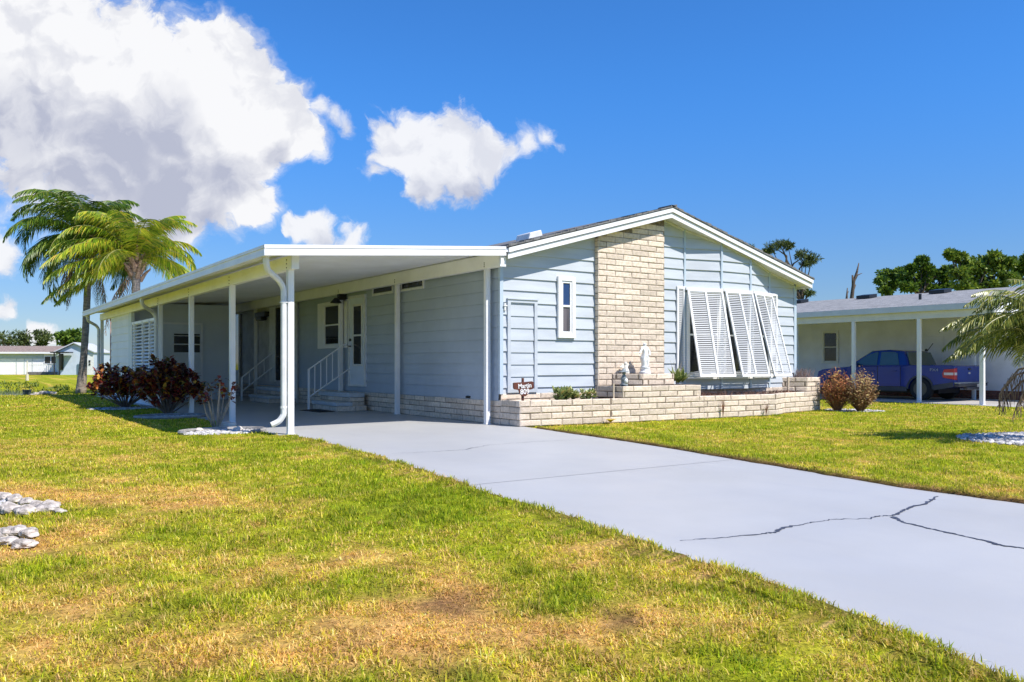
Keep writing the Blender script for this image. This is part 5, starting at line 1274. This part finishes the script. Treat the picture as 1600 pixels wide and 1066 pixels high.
# ------------------------------------------------------------------ PICKUP TRUCK (nose toward +Y, left flank seen)
def truck():
    tk = thing('pickup_truck', 'dark blue crew cab pickup truck parked under the neighbouring carport', 'truck', (19.46, 5, GZ + .012))
    PAINT = pmat('deep_blue_car_paint', (.001, .030, .27), .25, .05, 2, spec=.3, coat=.6)
    PLA = pmat('dark_trim_plastic', (.07, .07, .08), .6, .1); CHR = pmat('bumper_metal', (.55, .55, .57), .25, .1, metal=1.)
    GL = pmat('car_glass', (.05, .09, .10), .03, .1, 2, spec=1.); RED = pmat('tail_lamp_red', (.55, .012, .015), .15, .1, coat=.5); LW = pmat('lamp_clear', (.75, .7, .7), .2, .1)
    x0, x1 = 18.54, 20.38; yr = 2.36; g = GZ + .012; yw1, yw2 = 3.45, 6.50; rw = .40
    def arch(yc, n=9): return [(yc + rw * math.cos(a), .36 + rw * math.sin(a)) for a in np.linspace(math.pi, 0, n)]
    prof = [(yr, .52), (yr + .06, .48), (yw1 - rw - .02, .36)] + arch(yw1) + [(yw2 - rw - .02, .30), ] + arch(yw2) + [(7.15, .32), (7.26, .42), (7.29, .70), (7.24, .90), (7.05, .98), (6.3, 1.05), (5.95, 1.08), (3.92, 1.11), (3.75, 1.13), (yr + .05, 1.13), (yr, 1.10)]
    m = MB(); m.prism([(x0 + .02, y, g + z) for y, z in prof], (x1 - x0 - .04, 0, 0)); m.build('body', PAINT, tk, bevel=.045)
    # cab: tapered greenhouse
    base = [(3.86, 1.10), (3.95, 1.34), (4.10, 1.60), (4.6, 1.65), (5.15, 1.62), (5.55, 1.40), (6.02, 1.08)]
    m = MB()
    def tp(z, s): k = (z - 1.08) * .27; return x0 + .05 + k if s == 0 else x1 - .05 - k
    L = [V((tp(z, 0), y, g + z)) for y, z in base]; Rr = [V((tp(z, 1), y, g + z)) for y, z in base]; n = len(base)
    m.add(L + Rr, [tuple(range(n))[::-1], tuple(range(n, 2 * n))] + [(i, i + 1, n + i + 1, n + i) for i in range(n - 1)] + [(n - 1, 0, n, 2 * n - 1)])
    m.build('cab', PAINT, tk, bevel=.03)
    m = MB()
    def gq(pts, off=.012): m.prism([(tp(z, 0) - off, y, g + z) for y, z in pts], (off * .8, 0, 0))
    gq([(4.98, 1.13), (5.82, 1.13), (5.48, 1.40), (5.12, 1.56), (4.98, 1.57)]); gq([(4.18, 1.14), (4.88, 1.13), (4.88, 1.57), (4.45, 1.58), (4.30, 1.53)])
    m.prism([(x0 + .13, 3.86, g + 1.13), (x1 - .13, 3.86, g + 1.13), (x1 - .22, 4.02, g + 1.56), (x0 + .22, 4.02, g + 1.56)], (0, -.03, 0))
    m.prism([(x0 + .2, 5.99, g + 1.15), (x1 - .2, 5.99, g + 1.15), (x1 - .3, 5.26, g + 1.60), (x0 + .3, 5.26, g + 1.60)], (0, .02, .02)); m.build('window', GL, tk)
    m = MB()
    for yy in (5.92, 4.93, 4.12): m.box(x0 + .012, yy - .006, g + .42, x0 + .022, yy + .006, g + 1.1)
    m.box(x0 + .012, 4.0, g + .42, x0 + .022, 5.95, g + .432); m.build('door_gap', DARKG, tk)
    m = MB(); m.box(x0 - .012, 4.25, g + .93, x0 + .02, 4.42, g + .96); m.build('door_handle', PAINT, tk, bevel=.006); m = MB(); m.box(x0 - .012, 5.02, g + .93, x0 + .02, 5.2, g + .96); m.build('door_handle', PAINT, tk, bevel=.006)
    m = MB(); m.prism([(x0 - .18, 5.62, g + 1.12), (x0 + .03, 5.66, g + 1.10), (x0 + .03, 5.68, g + 1.22), (x0 - .18, 5.66, g + 1.28)], (0, .09, 0)); m.build('mirror', PAINT, tk, bevel=.02)
    m = MB(); m.box(x0 - .002, yw1 + rw + .05, g + .28, x0 + .03, yw2 - rw - .05, g + .42)
    for yc in (yw1, yw2):
        a = [(yc + (rw + .0) * math.cos(t), .36 + rw * math.sin(t)) for t in np.linspace(math.pi, 0, 14)]; bq = [(yc + (rw + .055) * math.cos(t), .36 + (rw + .055) * math.sin(t)) for t in np.linspace(math.pi, 0, 14)]
        for i in range(13): m.prism([(x0 + .0, *a[i]), (x0, *a[i + 1]), (x0, *bq[i + 1]), (x0, *bq[i])] if False else [(x0, a[i][0], g + a[i][1]), (x0, a[i + 1][0], g + a[i + 1][1]), (x0, bq[i + 1][0], g + bq[i + 1][1]), (x0, bq[i][0], g + bq[i][1])], (.03, 0, 0))
    m.prism([(x0 + .0, yr + .02, g + .45), (x0, yw1 - rw - .04, g + .33), (x0, yw1 - rw - .06, g + .50), (x0, yr + .02, g + .60)], (.03, 0, 0))
    m.build('lower_cladding', PLA, tk)
    for s, xx in ((-1, x0 + .02), (1, x1 - .25)):
        for yc in (yw1, yw2):
            m = MB(); m.lathe([(.20, 0), (.33, .0), (.365, .03), (.365, .20), (.33, .23), (.2, .23)], (xx, yc, g + .365), 28, 'x'); wo_ = m.build('wheel', RUBBER, tk, smooth=False)
            m = MB(); xf_ = xx - .004 if s < 0 else xx + .226
            m.lathe([(.225, 0), (.225, .012), (.19, .012)], (xf_, yc, g + .365), 24, 'x')
            for k in range(5):
                a = k * 1.2566; d = V((0, math.cos(a), math.sin(a))); q = V((0, -math.sin(a), math.cos(a))); m.obox(V((xf_ - .012, yc, g + .365)) - q * .03 + d * .03, d * .18, q * .06, V((.012, 0, 0)))
            m.lathe([(.05, 0), (.05, .02)], (xf_ - .015, yc, g + .365), 12, 'x'); m.build('rim', pmat('dark_alloy', (.12, .12, .13), .35, .1, metal=.8), wo_)
    # tail
    m = MB(); m.box(x0 + .22, yr - .012, g + .60, x1 - .22, yr + .01, g + 1.10); tg = m.build('tailgate', PAINT, tk, bevel=.012)
    m = MB(); m.box(x0 + .85, yr - .03, g + .98, x0 + 1.02, yr - .013, g + 1.03); m.build('handle', DARKG, tg, bevel=.004)
    m = MB(); m.lathe([(.065, 0), (.065, .01)], (x0 + .92, yr - .026, g + .88), 20, 'y', sx=1, sy=.45); m.build('badge', LW, tg)
    for s, xx in ((0, x0), (1, x1)):
        m = MB(); sg_ = 1 if s == 0 else -1
        m.prism([(xx + sg_ * .005, yr - .016, g + .68), (xx + sg_ * .19, yr - .016, g + .66), (xx + sg_ * .19, yr - .016, g + 1.05), (xx + sg_ * .005, yr - .016, g + 1.02)], (0, .03, 0))
        m.prism([(xx + sg_ * .012, yr - .016, g + .68), (xx + sg_ * .012, yr + .34, g + .74), (xx + sg_ * .012, yr + .36, g + .88), (xx + sg_ * .012, yr + .30, g + 1.0), (xx + sg_ * .012, yr - .016, g + 1.02)], (-sg_ * .016, 0, 0))
        tl = m.build('tail_lamp', RED, tk, bevel=.01)
        m = MB(); m.box(xx - sg_ * .010, yr + .0, g + .82, xx - sg_ * .001, yr + .30, g + .90); m.box(xx + sg_ * .02, yr - .022, g + .82, xx + sg_ * .17, yr - .017, g + .90); m.build('reversing_lamp', LW, tl)
    m = MB(); m.box(x0 + .05, yr - .16, g + .46, x1 - .05, yr + .02, g + .60); m.box(x0 + .55, yr - .155, g + .36, x1 - .55, yr, g + .455); m.build('rear_bumper', PLA, tk, bevel=.03)
    m = MB(); m.box(x0 + .02, yr - .175, g + .545, x1 - .02, yr - .0, g + .605); m.build('bumper_step', CHR, tk, bevel=.02)
    m = MB(); m.box(x0 + 1.12, yr - .168, g + .44, x0 + 1.44, yr - .162, g + .54); m.build('number_plate', pmat('plate_white', (.7, .66, .6), .5, .1), tk)
    m = MB(); m.box(x0 + .3, 3.0, g + .22, x1 - .3, 7.0, g + .4); m.build('chassis', DARKG, tk)
    m = MB(); m.tube([(x1 - .5, 3.95, g + 1.6), (x1 - .5, 3.75, g + 1.86)], .012, 6); m.lathe([(.05, 0), (.05, .05), (.02, .08)], (x1 - .5, 3.98, g + 1.6), 8); m.build('antenna', DARKG, tk)
    m = MB(); m.box(x0 + .05, 7.2, g + .72, x0 + .5, 7.27, g + .88); m.build('headlight', LW, tk, bevel=.01); m = MB(); m.box(x1 - .5, 7.2, g + .72, x1 - .05, 7.27, g + .88); m.build('headlight', LW, tk, bevel=.01)
    text('FX4', .13, (x0 - .003, yr + .62, g + .98), (R(90), 0, R(-90)), pmat('decal_grey', (.35, .37, .5), .5, .1), tk, ext=.002, sx=1.3)
truck()

# ------------------------------------------------------------------ far house across the pond
def farhouse():
    z = 88; o = at(95, 585, z); o.z = -.2
    # house axes: long wall runs across the picture
    u = (RT + FW * .2).normalized(); n = V((-u.y, u.x, 0)); k = z / FOC
    def P(px, py, d=0.): q = at(px, py, z); q.z = 1 - (py - HZ) * k; s = (q - o).dot(u); return V((o.x, o.y, 0)) + u * s + n * d + V((0, 0, q.z))
    WH = pmat('far_house_white', (.86, .86, .84), .6, .05); G = pmat('far_house_shade_band', (.42, .5, .52), .6, .05)
    h = thing('white_house', 'long low white house with brown roof across the pond at left', 'house', tuple(o))
    m = MB(); a, b = P(-140, 585.3), P(100, 585.3); H_ = P(100, 552.5).z - a.z
    m.obox(a, b - a, n * 7, V((0, 0, H_))); m.build('wall', WH, h)
    m = MB(); a1, b1 = P(-150, 553), P(97, 553); q = V((0, 0, P(0, 550.3).z - a1.z)); m.obox(a1 - n * .5, b1 - a1, n * 1.0, q); m.build('eave', WHITE, h)
    m = MB(); e0 = P(-150, 550.3) - n * .45; e1 = P(98, 550.3) - n * .45; rz_ = V((0, 0, P(0, 540.5).z - e0.z)); r0_ = e0 + n * 3.9 + rz_ * 1.06; r1_ = e1 + n * 3.9 + rz_ * 1.06
    m.add([e0, e1, r1_, r0_, e0 + n * 7.9, e1 + n * 7.9], [(0, 1, 2, 3), (3, 2, 5, 4), (1, 5, 2), (0, 3, 4)]); m.build('roof', SHINGB, h)
    def fl(px0, px1, py0, py1, d0, d1, name, mat, par=h):
        m = MB(); A = P(px0, py1); Bq = P(px1, py1); m.obox(A - n * d1, Bq - A, n * (d1 - d0), V((0, 0, P(0, py0).z - A.z))); return m.build(name, mat, par)
    fl(-100, 70, 553.5, 560.5, .02, .06, 'awning', G)
    wn = fl(70.5, 95, 556.5, 568.5, .01, .06, 'window', WHITE); fl(72, 80, 557.5, 567.5, .065, .08, 'pane', GLASS, wn); fl(81.5, 90, 557.5, 567.5, .065, .08, 'pane', GLASS, wn); fl(91.5, 94, 557.5, 567.5, .065, .08, 'pane', GLASS, wn)
    for px in (-10, 30.5, 42, 53.5): fl(px, px + .5, 560.5, 585, .02, .05, 'panel_joint', G)
    dk_ = fl(56.5, 100, 581, 585.2, .1, 2.2, 'deck', pmat('deck_grey', (.16, .15, .15), .8, .2))
    m = MB()
    for i in range(15):
        px = 60 + i * 2.4; A = P(px, 581); m.obox(A - n * 2.1, u * .06, n * .05, V((0, 0, P(0, 569.5).z - A.z)))
    A = P(60, 570.2); Bq = P(95, 570.2); m.obox(A - n * 2.12, Bq - A, n * .09, V((0, 0, .07))); m.build('railing', WHITE, dk_)
    # second, blue grey house behind with gable and porch
    h2 = thing('grey_blue_house', 'pale blue gabled house with a dark porch beside the tall palm trunk', 'house', tuple(P(118, 585)))
    BL = pmat('far_blue_wall', (.48, .56, .68), .6, .05)
    m = MB(); A = P(97, 586) - n * 2; Bq = P(152, 586) - n * 2; zt = P(0, 551).z - A.z
    m.obox(A, Bq - A, n * 6, V((0, 0, zt))); T = P(124, 537.5) - n * 2; m.prism([P(97, 551) - n * 2, P(152, 551) - n * 2, P(124, 538) - n * 2], n * 6); m.build('wall', BL, h2)
    m = MB(); m.prism([P(95, 551.5) - n * 2.3, P(124, 537) - n * 2.3, P(124, 535.5) - n * 2.3, P(95, 550) - n * 2.3], n * 6.6); m.prism([P(154, 551.5) - n * 2.3, P(124, 537) - n * 2.3, P(124, 535.5) - n * 2.3, P(154, 550) - n * 2.3], n * 6.6); m.build('roof', pmat('far_pale_roof', (.5, .52, .56), .7, .1), h2)
    def fl2(px0, px1, py0, py1, d, name, mat, th=.1):
        m = MB(); A = P(px0, py1); Bq = P(px1, py1); m.obox(A - n * (2 + d), Bq - A, n * th, V((0, 0, P(0, py0).z - A.z))); return m.build(name, mat, h2)
    fl2(101, 102.4, 552, 585.5, 1.5, 'porch_post', DARKG); fl2(108.5, 110, 552, 585.5, 1.5, 'porch_post', DARKG); fl2(97, 123, 550.5, 552.2, 1.7, 'porch_beam', DARKG, 1.5); fl2(102.5, 108.4, 553, 578, .1, 'door', GLASS)
    fl2(136, 139, 556, 586, .6, 'porch_post', DARKG); fl2(139, 152, 553, 586, .05, 'side_panel', WHITED, .04); fl2(145, 147.5, 563, 566.5, .1, 'window', GLASS, .03); fl2(145, 147.5, 568, 571, .1, 'window', GLASS, .03)
    # lawn chair, bollard, drain box
    c = P(8, 585) - n * 3; ct = thing('lawn_chair', 'white garden chair on the grass before the far white house', 'chair', tuple(c))
    for a_ in (-.35, .35):
        for b_ in (-.3, .3): m = MB(); m.tube([c + u * a_ + n * b_, c + u * a_ + n * b_ + V((0, 0, .4))], .03, 5); m.build('leg', WHITE, ct)
    m = MB(); m.obox(c + u * -.4 + n * -.35 + V((0, 0, .4)), u * .8, n * .7, V((0, 0, .05))); m.build('seat', WHITE, ct)
    m = MB()
    for q in range(7): m.obox(c + u * (-.4 + q * .12) + n * .33 + V((0, 0, .45)), u * .06, n * .04, V((0, 0, .45)))
    m.obox(c + u * -.4 + n * .33 + V((0, 0, .88)), u * .78, n * .05, V((0, 0, .05))); m.build('backrest', WHITE, ct)
farhouse()
p = at(42.5, 595, 52); zb = float(gz(p.x, p.y)); p.z = zb
m = MB(); m.tube([p, p + V((0, 0, .40))], [.09, .085], 10); m.tube([p + V((0, 0, .40)), p + V((0, 0, 1.25))], .025, 6); tag(m.build('marker_post', pmat('cream_post', (.65, .6, .45), .7, .1), loc=tuple(p)), 'cream marker post with thin rod on the lawn across the pond', 'post')
p = at(42, 617, 27.2); p.z = float(gz(p.x, p.y)); m = MB(); m.box(p.x - .11, p.y - .11, p.z - .1, p.x + .11, p.y + .11, p.z + .22); m.box(p.x - .13, p.y - .13, p.z + .22, p.x + .13, p.y + .13, p.z + .25)
tag(m.build('utility_box', pmat('dark_green_box', (.05, .07, .07), .6, .1), loc=tuple(p), bevel=.01), 'dark grey utility box at the pond edge', 'utility box')
random.seed(77)
for (px, py, r, lb) in ((58, 619, .16, 'low grey rock left on the pond bank'), (72, 618.5, .22, 'broad flat grey rock on the pond bank'), (82, 619, .14, 'small grey rock right on the pond bank'), (52, 618.5, .12, 'small dark rock beside the utility box')):
    p = at(px, py, 27); p.z = float(gz(p.x, p.y)); m = roughrock((p.x, p.y, p.z + .03), r, .4); tag(m.build('rock', STONE, loc=tuple(p)), lb, 'rock')
# reeds and rough grass on the far bank of the pond
random.seed(78); m = MB()
for k in range(2200):
    px = random.uniform(-60, 108); z = random.uniform(36.5, 42) if px < 60 else random.uniform(30, 38); q = at(px, 600, z); q.z = float(gz(q.x, q.y))
    a = random.uniform(0, 6.28); leafstrip(m, q, V((math.cos(a) * .4, math.sin(a) * .4, 1)), V((-math.sin(a), math.cos(a), 0)), random.uniform(.03, .12) * (1 + 1.2 * (random.random() > .9)), .05, .5, 2)
o = m.build('bank_grass', leafmat('bank_grass_blade', [(0, (.06, .10, .012)), (.6, (.14, .2, .02)), (1, (.26, .28, .05))], .6, .3)); tag(o, 'rough taller grass on the far bank of the pond', 'grass', kind='stuff')
